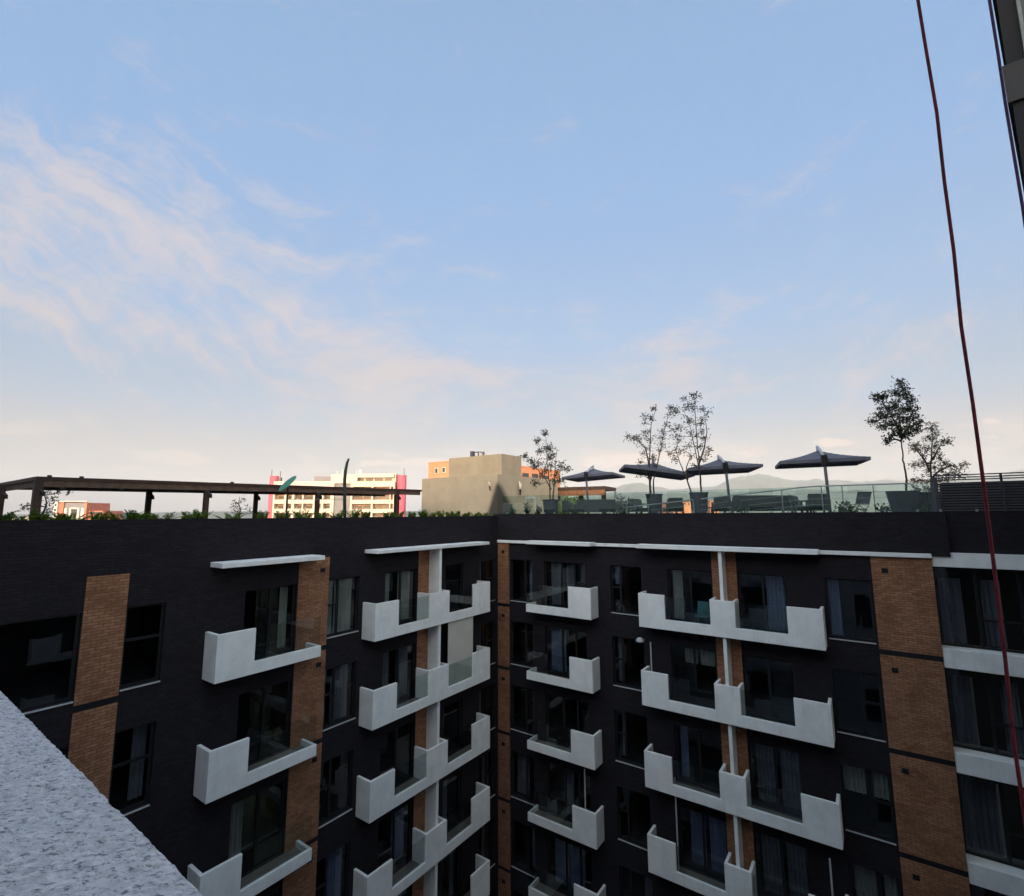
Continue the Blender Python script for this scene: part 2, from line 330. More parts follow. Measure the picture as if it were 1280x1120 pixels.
# ------------------------------------------------------------------ ground, hills
g = MB(); g.box(-12000, 12000, -12000, 12000, GZ-0.5, GZ); tag(g.build('ground', mat('far_ground', (0.10, 0.12, 0.075), 1.0, 0.35, 0.004)), kind='structure')
g = MB(); g.box(-15.5, 2.7, 0.4, 20.6, GZ, GZ+0.004+0.01); tag(g.build('courtyard', 'paving'), kind='structure')
def hills(name, dist, prof, depth, c, seed):
    mb = MB(); n = len(prof)
    xs = []; 
    px0, px1 = prof[0][0], prof[-1][0]
    N_ = 240; rows = 10
    def hgt(px):
        for (a, ya), (b, yb) in zip(prof, prof[1:]):
            if a <= px <= b:
                t = (px-a)/(b-a); t = t*t*(3-2*t); return ya+(yb-ya)*t
        return prof[-1][1]
    grid = []
    for j in range(rows+1):
        t = j/rows; row = []
        for i in range(N_+1):
            px = px0+(px1-px0)*i/N_
            d = ray(px, 641); hd = Vector((d.x, d.y, 0)); dd = dist + (t-0.5)*depth
            base = hd*dd
            hh = (hgt(px))*dist/FPX*math.sin(math.pi*min(1, t*1.0))**0.8
            hh *= 1+0.10*noise.noise(Vector((px*0.03, t*3, seed))) + 0.05*noise.noise(Vector((px*0.12, t*6, seed)))
            row.append((base.x, base.y, GZ-1+(hh+25)*(1 if 0 < j < rows else 0)))
        grid.append(row)
    for j in range(rows):
        for i in range(N_): mb.quad(grid[j][i], grid[j][i+1], grid[j+1][i+1], grid[j+1][i])
    o = mb.build(name, c, None, smooth=True); tag(o, kind='structure'); return o
hillmat = mat('hill_scrub', (0.075, 0.095, 0.07), 1.0, 0.3, 0.003)
hills('hills', 7200, [(560, 0), (690, 14), (760, 30), (800, 38), (850, 31), (890, 34), (930, 43), (965, 47), (1000, 40), (1050, 40), (1110, 41), (1160, 36), (1220, 42), (1300, 50), (1420, 52), (1560, 25)], 2600, hillmat, 3.3)
hills('foothills', 4200, [(-300, 0), (-100, 4), (60, 3), (300, 5), (560, 4), (640, 10), (720, 20), (800, 24), (900, 26), (1000, 28), (1120, 27), (1250, 30), (1400, 28), (1560, 6)], 1800, hillmat, 8.1)

# ------------------------------------------------------------------ the charcoal apartment building
LX, RY = -15.53, 20.68
WL = lambda u, d, z: Vector((LX+d, u, z))          # left wing wall: u along Y
WR = lambda u, d, z: Vector((u, RY-d, z))          # right wing wall: u along X
B = thing('apartment_building', (LX, RY, GZ), 'charcoal apartment building with white balconies and brick piers around the courtyard, roof terrace on top', 'apartment building')
ROWS = 6
def wall(W, u0, u1, z0, z1, holes, rev=0.16):
    us = sorted(set([u0, u1]+[h[0] for h in holes]+[h[1] for h in holes])); zs = sorted(set([z0, z1]+[h[2] for h in holes]+[h[3] for h in holes]))
    us = [u for u in us if u0 <= u <= u1]; zs = [z for z in zs if z0 <= z <= z1]
    mb = MB()
    for zi in range(len(zs)-1):
        zc_ = (zs[zi]+zs[zi+1])/2; run = None
        for ui in range(len(us)-1):
            uc = (us[ui]+us[ui+1])/2
            inside = any(h[0] < uc < h[1] and h[2] < zc_ < h[3] for h in holes)
            if not inside:
                if run is None: run = us[ui]
            if (inside or ui == len(us)-2) and run is not None:
                e = us[ui] if inside else us[ui+1]
                mb.quad(W(run, 0, zs[zi]), W(e, 0, zs[zi]), W(e, 0, zs[zi+1]), W(run, 0, zs[zi+1])); run = None
    for (a, b, c, d) in holes:
        mb.quad(W(a, 0, c), W(b, 0, c), W(b, -rev, c), W(a, -rev, c)); mb.quad(W(a, 0, d), W(b, 0, d), W(b, -rev, d), W(a, -rev, d))
        mb.quad(W(a, 0, c), W(a, 0, d), W(a, -rev, d), W(a, -rev, c)); mb.quad(W(b, 0, c), W(b, 0, d), W(b, -rev, d), W(b, -rev, c))
    return mb
def curtain(W, a, b, z0, z1, d, m, parent, amp=0.035, per=0.13):
    mb = MB(); n = max(4, int((b-a)/per*6)); pr = None
    ph = random.uniform(0, 6)
    for i in range(n+1):
        u = a+(b-a)*i/n; dd = d+amp*math.sin(2*math.pi*u/per+ph+0.8*math.sin(u*7))
        cur = (u, dd)
        if pr: mb.quad(W(pr[0], pr[1], z0), W(cur[0], cur[1], z0), W(cur[0], cur[1], z1), W(pr[0], pr[1], z1))
        pr = cur
    return mb.build('curtain', m, parent, smooth=True)
def window(W, a, b, z0, z1, mull=(), trans=(), name='window', curt=(), sill=True, rev=0.12, parent=None, fw=0.06):
    parent = parent or B
    mb = MB(); d0, d1 = -rev-0.05, -rev
    mb.wbox(W, a, a+fw, d0, d1, z0, z1); mb.wbox(W, b-fw, b, d0, d1, z0, z1)
    mb.wbox(W, a+fw, b-fw, d0, d1, z1-fw, z1); mb.wbox(W, a+fw, b-fw, d0, d1, z0, z0+fw)
    for m_ in mull: mb.wbox(W, m_-fw*0.7, m_+fw*0.7, d0+0.003, d1+0.012, z0+fw, z1-fw)
    for (ta, tb, tz) in trans: mb.wbox(W, ta, tb, d0+0.005, d1+0.006, tz-fw*0.6, tz+fw*0.6)
    f = mb.build(name, 'frame', parent)
    p = MB(); e = [a+fw]+sorted(mull)+[b-fw]
    for k in range(len(e)-1):
        k0 = 0.004*(k % 2); tl = random.uniform(-0.004, 0.004)
        p.quad(W(e[k], d0+0.02+k0, z0+fw*0.9), W(e[k+1], d0+0.02+k0+tl, z0+fw*0.9), W(e[k+1], d0+0.02+k0-tl*0.5, z1-fw*0.9), W(e[k], d0+0.02+k0, z1-fw*0.9))
    p.build('pane', 'glass', f, recalc=False)
    if sill:
        s = MB(); s.wbox(W, a, b, -rev+0.002, 0.035, z0-0.035, z0-0.002); s.build('sill', 'sill', f)
    for (ca, cb, c0, c1, m_) in curt: curtain(W, ca, cb, c0, c1, -rev-0.28, m_, f)
    return f

zt, zb = -2.25, -4.25
holesL, holesR = [], []
specL, specR = [], []
CC, CB, CG = 'curtain_cream', 'curtain_blue', 'curtain_grey'
def cur(a, b, m, zlo=-4.2, zhi=-2.3): return (a, b, zlo, zhi, m)
for k in range(ROWS):
    o = -3.0*k
    def add(lst, holes, a, b, z0, z1, mull=(), trans=(), name='window', curt=(), sill=True):
        if not curt and (a > 6.5 or a < 0) and random.random() < 0.45:
            w_ = (b-a)*random.uniform(0.18, 0.42); side = random.random() < 0.5; mm_ = random.choice([CC, CB, CG, CG])
            curt = [(a+0.1, a+w_, z0+0.07, z1-0.07, mm_) if side else (b-w_, b-0.1, z0+0.07, z1-0.07, mm_)]
        holes.append((a, b, z0+o, z1+o)); lst.append((a, b, z0+o, z1+o, mull, [(t[0], t[1], t[2]+o) for t in trans], name, [(c[0], c[1], c[2]+o, c[3]+o, c[4]) for c in curt], sill))
    L_ = lambda *a, **kw: add(specL, holesL, *a, **kw); R_ = lambda *a, **kw: add(specR, holesR, *a, **kw)
    L_(1.0, 4.03, zb-0.05, zt-0.05, (2.35,), ((2.35, 4.0, -3.2),) if k else (), curt=[])
    L_(4.93, 5.80, zb-0.05, zt-0.05, (), ((4.95, 5.78, -3.15),), curt=[cur(5.45, 5.75, CG)] if k == 1 else ())
    L_(7.90, 9.58, -4.36, zt, (8.76,), (), 'door', sill=False)
    cA = {0: [cur(10.83, 11.2, CC), cur(11.27, 12.03, CC)], 1: [cur(10.83, 11.1, CG), cur(11.3, 12.03, CG)], 3: [cur(11.4, 12.03, CB)], 4: [cur(11.3, 12.0, CB)]}.get(k, ())
    L_(10.78, 12.09, zb+0.05, zt, (11.23,), ((10.84, 11.23, -3.15),), curt=cA)
    cBd = {0: [cur(13.4, 13.85, CC, -4.3), cur(14.3, 14.95, CC, -4.3)], 1: [cur(13.36, 13.9, CG, -4.3), cur(14.3, 14.95, CG, -4.3)], 3: [cur(14.3, 14.9, CB, -4.3)], 4: [cur(13.4, 14.9, CG, -4.3)]}.get(k, ())
    L_(13.30, 15.04, -4.36, zt, (14.18,), (), 'door', curt=cBd, sill=False)
    L_(16.75, 17.95, -4.36, zt, (), (), 'door', curt=[cur(16.9, 17.4, CG, -4.3)] if k in (3,) else (), sill=False)
    L_(19.15, 20.35, zb, zt, (19.85,), ((19.85, 20.3, -3.2),), curt=[cur(19.3, 19.75, CG)] if k in (0, 1, 2) else [cur(19.9, 20.3, CB)])
    R_(-14.78, -13.48, zb, zt, (-13.95,), (), curt=[cur(-13.9, -13.55, CB)] if k == 4 else ([cur(-14.7, -14.0, CG)] if k == 3 else ()))
    cC = {0: [cur(-12.6, -11.95, CG, -4.3), cur(-11.8, -11.3, CG, -4.3)], 3: [cur(-12.1, -11.6, CG, -4.3)], 4: [cur(-12.65, -11.95, CB, -4.3), cur(-11.85, -11.15, CB, -4.3)]}.get(k, ())
    R_(-12.80, -10.62, -4.36, zt, (-11.9, -11.2), (), 'door', curt=cC, sill=False)
    R_(-9.38, -7.96, zb, zt, (-8.95,), ((-9.34, -8.95, -3.2),), curt={0: [cur(-9.3, -9.0, CB, -3.1)], 2: [cur(-9.2, -9.0, CG)]}.get(k, ()))
    cD1 = {1: [cur(-6.4, -5.9, CC, -2.95), cur(-5.8, -5.25, CC, -2.95)], 2: [], 3: [cur(-6.5, -5.95, CB, -4.3), cur(-5.8, -5.2, CB, -4.3)]}.get(k, ())
    R_(-6.85, -5.10, -4.36, zt, (-5.95,), (), 'door', curt=cD1, sill=False)
    cD2 = {0: [cur(-3.25, -2.65, CB, -4.3)], 2: [cur(-4.0, -3.4, CG, -4.3), cur(-3.2, -2.55, CG, -4.3)], 3: [cur(-4.0, -3.4, CG, -4.3), cur(-3.2, -2.6, CG, -4.3)], 4: [cur(-4.0, -3.3, CB, -4.3)]}.get(k, ())
    R_(-4.16, -2.50, -4.36, zt, (-3.32,), (), 'door', curt=cD2, sill=False)
    cR = {0: [cur(-1.28, -0.95, CB)], 2: [cur(-1.3, -0.7, CC, -3.2), cur(-0.5, -0.1, CC, -3.2)], 3: [cur(-1.25, -0.65, CC, -3.4), cur(-0.45, -0.1, CC, -3.3)]}.get(k, ())
    R_(-1.35, -0.04, zb, zt, (-0.58,), ((-0.58, -0.1, -3.2),) if k else (), curt=cR)
wall(WL, 0.40, RY, GZ, -1.30, holesL).build('wall', 'charcoal', B)
wall(WR, LX, 1.60, GZ, -1.30, holesR).build('wall', 'charcoal', B)
for s in specL: window(WL, s[0], s[1], s[2], s[3], s[4], s[5], s[6], s[7], s[8])
for s in specR: window(WR, s[0], s[1], s[2], s[3], s[4], s[5], s[6], s[7], s[8])
# rooms behind the glass
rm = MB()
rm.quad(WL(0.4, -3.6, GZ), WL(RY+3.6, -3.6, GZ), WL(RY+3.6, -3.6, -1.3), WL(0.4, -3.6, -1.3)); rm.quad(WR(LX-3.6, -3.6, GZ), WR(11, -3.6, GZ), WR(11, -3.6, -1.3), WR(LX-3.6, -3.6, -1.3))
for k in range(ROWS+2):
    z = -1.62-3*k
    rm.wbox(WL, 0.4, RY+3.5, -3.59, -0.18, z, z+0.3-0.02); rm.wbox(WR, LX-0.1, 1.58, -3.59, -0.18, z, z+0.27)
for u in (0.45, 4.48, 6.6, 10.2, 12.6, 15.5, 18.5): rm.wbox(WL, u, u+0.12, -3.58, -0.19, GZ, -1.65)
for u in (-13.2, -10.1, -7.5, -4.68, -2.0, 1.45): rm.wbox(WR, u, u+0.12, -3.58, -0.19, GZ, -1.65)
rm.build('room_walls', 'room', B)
# parapets and roof
pp = MB()
pp.wbox(WL, 0.40, RY-0.06, -0.30, 0.004, -1.30, -0.10)
pp.wbox(WL, 0.40, RY-0.06, -0.302, 0.012, -0.10, -0.085)
pp.build('parapet', 'charcoal', B)
pp = MB(); pp.wbox(WR, LX-0.3, 2.06, -0.30, 0.06, -1.30, 0.0); pp.wbox(WR, LX-0.3, 2.064, -0.302, 0.068, 0.0, 0.012)
pp.wbox(WR, 1.60, 2.06, -0.02, 0.06, -1.37, -1.30); pp.build('parapet', 'charcoal', B)
pp = MB(); pp.wbox(WR, 2.06, 11, -0.45, -0.14, -1.26, 0.0); pp.build('parapet', 'charcoal', B)
rf = MB()
rf.box(-46, LX-0.30, 0.4, 60, -1.29, -0.42); rf.box(LX-0.30, 11, RY+0.46, 60, -1.29, -0.16); rf.build('roof_deck', 'deck', B)
bk = MB(); bk.box(-46, LX-3.61, 0.4, 60, GZ, -1.30); bk.box(LX-3.6, 11, RY+3.61, 60, GZ, -1.30); bk.build('rear_block', 'charcoal', B)

# brick strips
def strip(W, a, b, d=0.02):
    for k in range(ROWS+1):
        top = -1.46 if k == 0 else -4.58-3*(k-1); bot = -4.42-3*k
        if k == ROWS: bot = GZ
        m = MB(); m.wbox(W, a, b, -0.02, d, bot, top); p = m.build('brick_pier', 'brick', B)
        if k < ROWS and W is WR and (a > -1 or a < -14) or (W is WL and a > 9 and a < 10 and k < ROWS):
            vx = a+0.27 if W is WR else b-0.35
            if a < -14: vx = a+0.25
            v = MB(); v.wbox(W, vx, vx+0.17, d-0.01, d+0.03, top-0.50, top-0.36); v.build('vent', 'vent', p)
    for k in range(ROWS): ft = MB(); ft.wbox(W, a-0.01, b+0.01, -0.02, d-0.012, -4.575-3*k, -4.425-3*k); ft.build('floor_band', 'frame', B)
strip(WL, 4.05, 4.91); strip(WL, 9.61, 10.76); strip(WL, 15.06, 16.30)
strip(WR, LX+0.03, -14.84, 0.10); strip(WR, -5.08, -4.18); strip(WR, 0.02, 1.60, 0.03)
# ledges and canopies
c = MB(); c.wbox(WR, LX+0.02, 1.60, -0.02, 0.16, -1.44, -1.305); c.build('ledge', 'white', B, 0.02)
for W, a, b, z0, z1 in ((WL, 6.83, 10.07, -1.47, -1.33), (WL, 12.26, 18.97, -1.43, -1.30), (WR, -13.36, -9.97, -1.42, -1.262), (WR, -7.87, -1.41, -1.42, -1.262)):
    c = MB(); c.wbox(W, a, b, 0.165 if W is WR else 0.006, 0.75, z0, z1); c.build('canopy', 'white', B, 0.012)
# balconies
PT = 0.10; FR = 0.75
def balcony(W, segs, o, ends, fin=None, dividers=()):
    """segs: (u0, u1, top); ends: height of the two side walls"""
    bot = -4.54+o
    u0, u1 = segs[0][0], segs[-1][1]
    poly = [(u0, bot), (u1, bot)]
    for (a, b, t) in reversed(segs): poly += [(b, t+o), (a, t+o)]
    mb = MB(); mb.prism(poly, lambda p: W(p[0], FR, p[1]), lambda p: W(p[0], FR-PT, p[1]))
    bal = mb.build('balcony', 'white', B, 0.012)
    for (u, zl, zh) in [(u0, bot+0.001, ends[0]+o-0.002), (u1-PT, bot+0.001, ends[1]+o-0.002)]+[(u, -4.36+o, t+o-0.003) for (u, t) in dividers]:
        s = MB(); s.wbox(W, u, u+PT, 0.004, FR-PT-0.001, zl, zh); s.build('side_wall', 'white', bal, 0.012)
    f = MB(); f.wbox(W, u0+PT+0.001, u1-PT-0.001, 0.004, FR-PT-0.002, bot+0.002, -4.37+o); f.build('floor_slab', 'tile', bal)
    if fin:
        f = MB(); f.wbox(W, fin[0], fin[1], 0.03, FR-PT-0.01, -4.365+o, -1.545+o if o < -1 else -1.435); f.build('divider_fin', 'white', bal)
    for (a, b, t) in segs:
        if t < -4: gl = MB(); gl.wbox(W, a+0.02, b-0.02, FR-0.06, FR-0.045, t+o+0.002, -3.28+o); gl.build('glass_panel', 'bglass', bal)
    return bal
LO, HI = -4.18, -3.22
for k in range(ROWS):
    o = -3.0*k
    balcony(WL, [(6.83, 7.90, HI-0.04), (7.90, 10.07, LO-0.02)], o, (HI-0.04, LO-0.02))
    balcony(WL, [(12.25, 13.37, HI), (13.37, 15.02, LO), (15.02, 16.20, HI), (16.20, 17.80, LO+0.02), (17.80, 19.02, HI+0.06)], o, (HI, HI+0.06), (15.66, 15.80), ((15.02, HI), (16.10, HI)))
    balcony(WR, [(-13.36, -11.10, LO), (-11.10, -9.99, HI)], o, (LO, HI))
    balcony(WR, [(-7.84, -6.76, HI), (-6.76, -5.05, LO+0.03), (-5.05, -4.17, HI), (-4.17, -2.49, LO+0.03), (-2.49, -1.42, HI)], o, (HI, HI), (-4.67, -4.55), ((-5.05, HI), (-4.27, HI)))
# beige blind on one balcony, posts and a dish on others
b_ = MB(); b_.wbox(WL, 16.22, 17.86, 0.66, 0.672, -7.17, -4.55); b_.tube([WL(16.22, 0.67, -4.58), WL(17.86, 0.67, -4.58)], 0.028, 8); b_.build('roller_blind', 'blind', B)
for W, u, d, z0, z1 in ((WR, -7.47, 0.55, -7.3, -5.14), (WR, -6.75, 0.5, -13.3, -10.0), (WR, -10.6, 0.5, -13.3, -10.75), (WR, -1.83, 0.5, -13.3, -11.05)):
    p = MB(); p.tube([W(u, d, z0), W(u, d, z1)], 0.027, 8); p.build('balcony_post', 'sill', B)
d_ = MB()  # pale half-dome dish under the balcony edge
ctr = WR(-7.93, 0.5, -5.04)
for j in range(5):
    pass
prof = [(0.17*math.cos(t), 0.17*math.sin(t)) for t in [0, 0.3, 0.6, 0.9, 1.2, 1.5]]
d_.lathe((ctr.x, ctr.y, ctr.z-0.15), [(r_, z) for r_, z in prof], 16); d_.tube([(ctr.x, ctr.y, ctr.z-0.16), (ctr.x, ctr.y+0.5, ctr.z-0.16)], 0.025, 6); d_.build('pale_dish', 'sill', B, smooth=True)
p0 = WR(-5.45, 0.38, -4.37)
CH = thing('balcony_chair', p0, 'teal plastic chair on the top right hand double balcony', 'chair'); M['teal'] = mat('teal_plastic', (0.03, 0.10, 0.105), 0.5)
c = MB(); c.box(p0.x-0.22, p0.x+0.22, p0.y-0.22, p0.y+0.22, p0.z+0.42, p0.z+0.45); c.build('seat', 'teal', CH, 0.01)
c = MB(); c.hexa([(p0.x-0.22, p0.y+0.19, p0.z+0.46), (p0.x+0.22, p0.y+0.19, p0.z+0.46), (p0.x+0.22, p0.y+0.22, p0.z+0.46), (p0.x-0.22, p0.y+0.22, p0.z+0.46), (p0.x-0.2, p0.y+0.26, p0.z+0.95), (p0.x+0.2, p0.y+0.26, p0.z+0.95), (p0.x+0.2, p0.y+0.29, p0.z+0.95), (p0.x-0.2, p0.y+0.29, p0.z+0.95)]); c.build('backrest', 'teal', CH, 0.01)
for sx in (-0.19, 0.19):
    for sy in (-0.19, 0.19): c = MB(); c.tube([(p0.x+sx, p0.y+sy, p0.z+0.42), (p0.x+sx*1.15, p0.y+sy*1.15, p0.z)], 0.018, 6); c.build('leg', 'teal', CH)
# the right bay with recessed glazing and grey bands
e = MB()
e.wbox(WR, 1.61, 11, -0.60, -0.02, -1.70, -1.262); e.build('bay_band', 'white', B, 0.012)
for k in range(ROWS):
    o = -3.0*k
    e = MB(); e.wbox(WR, 1.61, 11, -0.60, -0.02, -4.74+o, -4.17+o); e.build('bay_band', 'white', B, 0.012)
    cE = {0: [(1.75, 2.3), (2.75, 3.2)], 1: [(1.8, 2.3), (2.9, 3.3)], 2: [(1.7, 2.6)], 3: [(2.2, 3.1)]}.get(k, ())
    f = window(WR, 1.61, 5.6, -4.16+o, -1.72+o, (2.62, 3.6, 4.6), ((2.62, 3.6, -3.3+o),), 'window', [(a, b, -4.1+o, -2.1+o, CG) for a, b in cE], False, 0.5)
    window(WR, 5.6, 11, -4.16+o, -1.72+o, (6.9, 8.2, 9.5), (), 'window', (), False, 0.5)

# ------------------------------------------------------------------ own building behind the camera: roughcast parapet in the foreground
OWN = thing('apartment_tower', (-2, -1.6, GZ), 'pale roughcast building whose rough parapet top fills the lower left corner', 'building')
PZ = -0.5
def rc_parapet():
    mb = MB()
    xs = [-2.9+0.006*i for i in range(int(2.6/0.006)+1)]
    prof = []
    y0, y1 = -0.06, 0.362
    for j in range(61): prof.append((y0+(y1-0.013-y0)*j/60, 0.0))
    for j in range(1, 6): t = j/5*math.pi/2; prof.append((y1-0.013+0.013*math.sin(t), -0.013+0.013*math.cos(t)))
    for j in range(1, 9): prof.append((y1, -0.013-0.012*j))
    idx = []
    for x in xs:
        row = []
        for (y, z) in prof:
            p = Vector((x, y+max(0, -0.8-x)*0.013, z))
            n_ = noise.fractal(p*100, 1.0, 2.0, 3)*0.0030 + noise.noise(p*10)*0.0020 - max(0, noise.noise(p*62+Vector((9, 1, 4)))-0.2)*0.012
            if z > -0.012: dv = Vector((0, 0, n_))
            elif z > -0.03: dv = Vector((0, n_*0.7, n_*0.7))
            else: dv = Vector((0, n_, 0))
            row.append(len(mb.v)); mb.v.append(p+Vector((0, 0, PZ))+dv)
        idx.append(row)
    for i in range(len(xs)-1):
        for j in range(len(prof)-1): mb.f.append((idx[i][j], idx[i+1][j], idx[i+1][j+1], idx[i][j+1]))
    mb.box(-40, -2.9, -0.06, 0.362, -1.6, PZ-0.002); mb.box(-0.3, 2.5, -0.06, 0.362, -1.6, PZ-0.002); mb.box(-2.9, -0.3, -0.05, 0.345, -1.6, PZ-0.05)
    return mb
rc_parapet().build('parapet', 'roughcast', OWN, smooth=True, recalc=False)
t = MB(); t.box(-40, 8, -16, -6, GZ, 9.0); t.box(8, 34, -16, -6, GZ, 17.0); t.box(-40, 14, -5.998, 0.345, GZ, -1.605); t.build('wall', 'white', OWN)  # unseen upper blocks; the taller right one is added to shade the corner tower
t = MB(); t.box(4.2, 14, 0.36, 11.9, GZ, -0.2); t.build('side_wing', 'charcoal', OWN)
for k in range(7):
    z = -4.5-3*k
    for y in (2.2, 7.2):
        t = MB(); t.box(3.45, 4.19, y, y+3.2, z, z+0.18); t.box(3.45, 3.55, y, y+3.2, z+0.18, z+0.36); t.box(3.45, 3.55, y, y+1.2, z+0.36, z+1.32); t.box(3.55, 4.19, y, y+0.1, z+0.18, z+1.32); t.build('balcony', 'white', OWN)
        t = MB(); t.box(4.15, 4.21, y+0.6, y+2.6, z+0.2, z+2.3); t.build('window', 'farglass', OWN)
t = MB(); t.box(-40.3, 8, -16.3, -5.6, 9.0, 9.4); t.box(8, 34.3, -16.3, -5.6, 17.0, 17.4)
for x in (0.28, 0.62): t.box(x-0.06, x+0.06, -6.5, 2.9, 9.42, 9.62)
t.build('roof', 'towerband', OWN)
for k in range(10):
    z = -22.8+3*k
    if z < -2: yy = 0.345
    else: yy = -6.0
    t = MB()
    for x in [-37+3.6*i for i in range(11)]+([4.5, 12, 16] if yy < 0 else []):
        t.box(x, x+1.9, yy-0.02, yy+0.02, z+0.3, z+2.3)
    t.build('window', 'farglass', OWN)
    if z < -3.5 or z > 2:
        t = MB()
        for x in [-36+7.2*i for i in range(5)]+([6] if yy < 0 else []):
            t.box(x, x+3.2, yy+0.02, yy+0.8, z-0.2, z+0.1); t.box(x, x+3.2, yy+0.7, yy+0.8, z+0.1, z+0.45); t.box(x, x+1.1, yy+0.7, yy+0.81, z+0.45, z+1.2)
        t.build('balcony', 'white', OWN)

# neighbouring tower whose corner enters the top right of the picture
TW = thing('corner_tower', (2.8, 12, GZ), 'dark tower with grey balcony bands whose corner enters the top right edge', 'building')
def skew(x0, x1, y0, y1, z0, z1, k=0.24):      # acute corner: the left side recedes to the right
    m_ = MB(); m_.hexa([(x0, y0, z0), (x1, y0, z0), (x1, y1, z0), (x0+(y1-y0)*k, y1, z0), (x0, y0, z1), (x1, y0, z1), (x1, y1, z1), (x0+(y1-y0)*k, y1, z1)]); return m_
skew(2.83, 14, 12.03, 19, GZ, 30).build('wall', 'tower', TW)
for k in range(17):
    z = -20.43+3.1*k
    skew(2.755, 14, 11.97, 19.02, z, z+0.76).build('balcony_band', 'towerband', TW)
    for xa, xb in ((3.07, 4.6), (5.4, 7.6), (8.6, 11)):
        t = MB(); t.box(xa+0.05, xb-0.05, 12.0, 12.04, z+0.82, z+2.95); f = t.build('window', 'towerglass', TW)
        for x_ in (xa, xb-0.05): t = MB(); t.box(x_, x_+0.05, 11.99, 12.04, z+0.80, z+2.97); t.build('frame', 'towerframe', f)

# ropes
def rope(name, px, Y, ztop, zbot, r_, m, label, wob):
    p0 = atY(px[0], px[1], Y); mb = MB(); n = 110; pts = []
    for i in range(n+1):
        z = ztop+(zbot-ztop)*i/n
        pts.append((p0.x+wob*noise.noise(Vector((z*0.8, 3, wob*50)))+wob*0.3*noise.noise(Vector((z*3, 7, 1))), Y+wob*noise.noise(Vector((z*0.7, 9, 2))), z))
    mb.tube(pts, r_, 8); return tag(mb.build(name, m, smooth=True), label, 'rope', 'ropes hanging from the roof')
rope('rope', (1212, 480), 1.75, 9.45, -14, 0.0041, 'rope', 'long red rope hanging down in front of the slatted screen at the right', 0.018)
t = MB()
rope('rope', (1256.5, 130), 2.5, 9.45, -14, 0.0050, 'rope2', 'thin dark purple rope hanging beside the tower corner at the top right', 0.006)

# ------------------------------------------------------------------ plants
def leaf(mb, p, d, L_, W_):
    d = d.normalized(); s = d.cross(Vector((random.uniform(-1, 1), random.uniform(-1, 1), random.uniform(-0.3, 1)))).normalized()
    mb.quad(p, p+d*L_*0.5+s*W_*0.5, p+d*L_, p+d*L_*0.5-s*W_*0.5)
def rnd(a=1.0): return Vector((random.gauss(0, a), random.gauss(0, a), random.gauss(0, a)))
def potted_tree(label, Y, potpx, stems, clusters, leafm, potshape='round', ls=0.10, seed=1, per0=26, name='potted_tree', cat='tree'):
    """potpx: (x0, x1, ytop); stems: pixel polylines; clusters: (x, y, r) in pixels"""
    random.seed(seed)
    pc = atY((potpx[0]+potpx[1])/2, 640, Y); s = (pc.dot(CF))/FPX
    base = Vector((pc.x, pc.y, -0.16)); top = atY((potpx[0]+potpx[1])/2, potpx[2], Y).z
    tr = thing(name, base, label, cat, 'potted trees on the roof terrace')
    rad = (potpx[1]-potpx[0])/2*s*0.97
    pt = MB()
    if potshape == 'round': pt.lathe(base, [(rad*0.80, 0), (rad*0.97, top+0.16-0.06), (rad*1.03, top+0.16-0.06), (rad*1.03, top+0.16), (rad*0.9, top+0.16), (rad*0.88, top+0.10)], 24)
    else:
        a, b2 = rad*0.66, rad*0.98; h = top+0.16
        pt.hexa([base+Vector((-a, -a, 0)), base+Vector((a, -a, 0)), base+Vector((a, a, 0)), base+Vector((-a, a, 0)), base+Vector((-b2, -b2, h)), base+Vector((b2, -b2, h)), base+Vector((b2, b2, h)), base+Vector((-b2, b2, h))])
    pt.build('pot', 'pot', tr)
    tk = MB(); ends = []
    allp = []
    for st in stems:
        pts = []; dep = 0.0
        for i, (x, y) in enumerate(st):
            if i: dep += random.uniform(-0.18, 0.18)
            pts.append(atY(x, y, Y)+Vector((0, dep, 0)))
        pts[0].z = min(pts[0].z, top-0.05) if st[0][1] >= potpx[2]-1 else pts[0].z
        sm = []
        for a, b2 in zip(pts, pts[1:]):
            for q in range(4): sm.append(a.lerp(b2, q/4)+rnd(0.008))
        sm.append(pts[-1]); n = len(sm)
        tk.tube(sm, [0.038*(1-0.78*i/(n-1)) for i in range(n)], 6); allp += sm
    lv = MB()
    for (x, y, r_) in clusters:
        c = atY(x, y, Y)+Vector((0, random.uniform(-0.5, 0.5), 0)); rr = r_*s
        near = min([p for p in allp if p.z < c.z+0.1] or allp, key=lambda p: (p-c).length)
        midp = near.lerp(c, 0.5)+rnd(0.05)+Vector((0, 0, -0.06))
        tk.tube([near, midp, c], [0.012, 0.009, 0.004], 5)
        per = int(per0*2.2); nt = max(5, int(per*0.26))
        for q in range(nt):
            v = rnd(0.55); v.z *= 0.8
            if v.length > 1.25: v = v.normalized()*1.25
            e_ = c+v*rr; tk.tube([c.lerp(near, random.uniform(0, 0.4)), e_], [0.006, 0.002], 4, False)
            for w_ in range(max(3, int(per/nt*random.uniform(0.5, 1.5)))):
                p = c.lerp(e_, random.uniform(0.25, 1.2))+rnd(0.05)
                leaf(lv, p, (v.normalized()+rnd(0.7)), ls*random.uniform(0.6, 1.3), ls*0.42)
    tk.build('trunk', 'bark', tr); lv.build('crown', leafm, tr, recalc=False)
    return tr
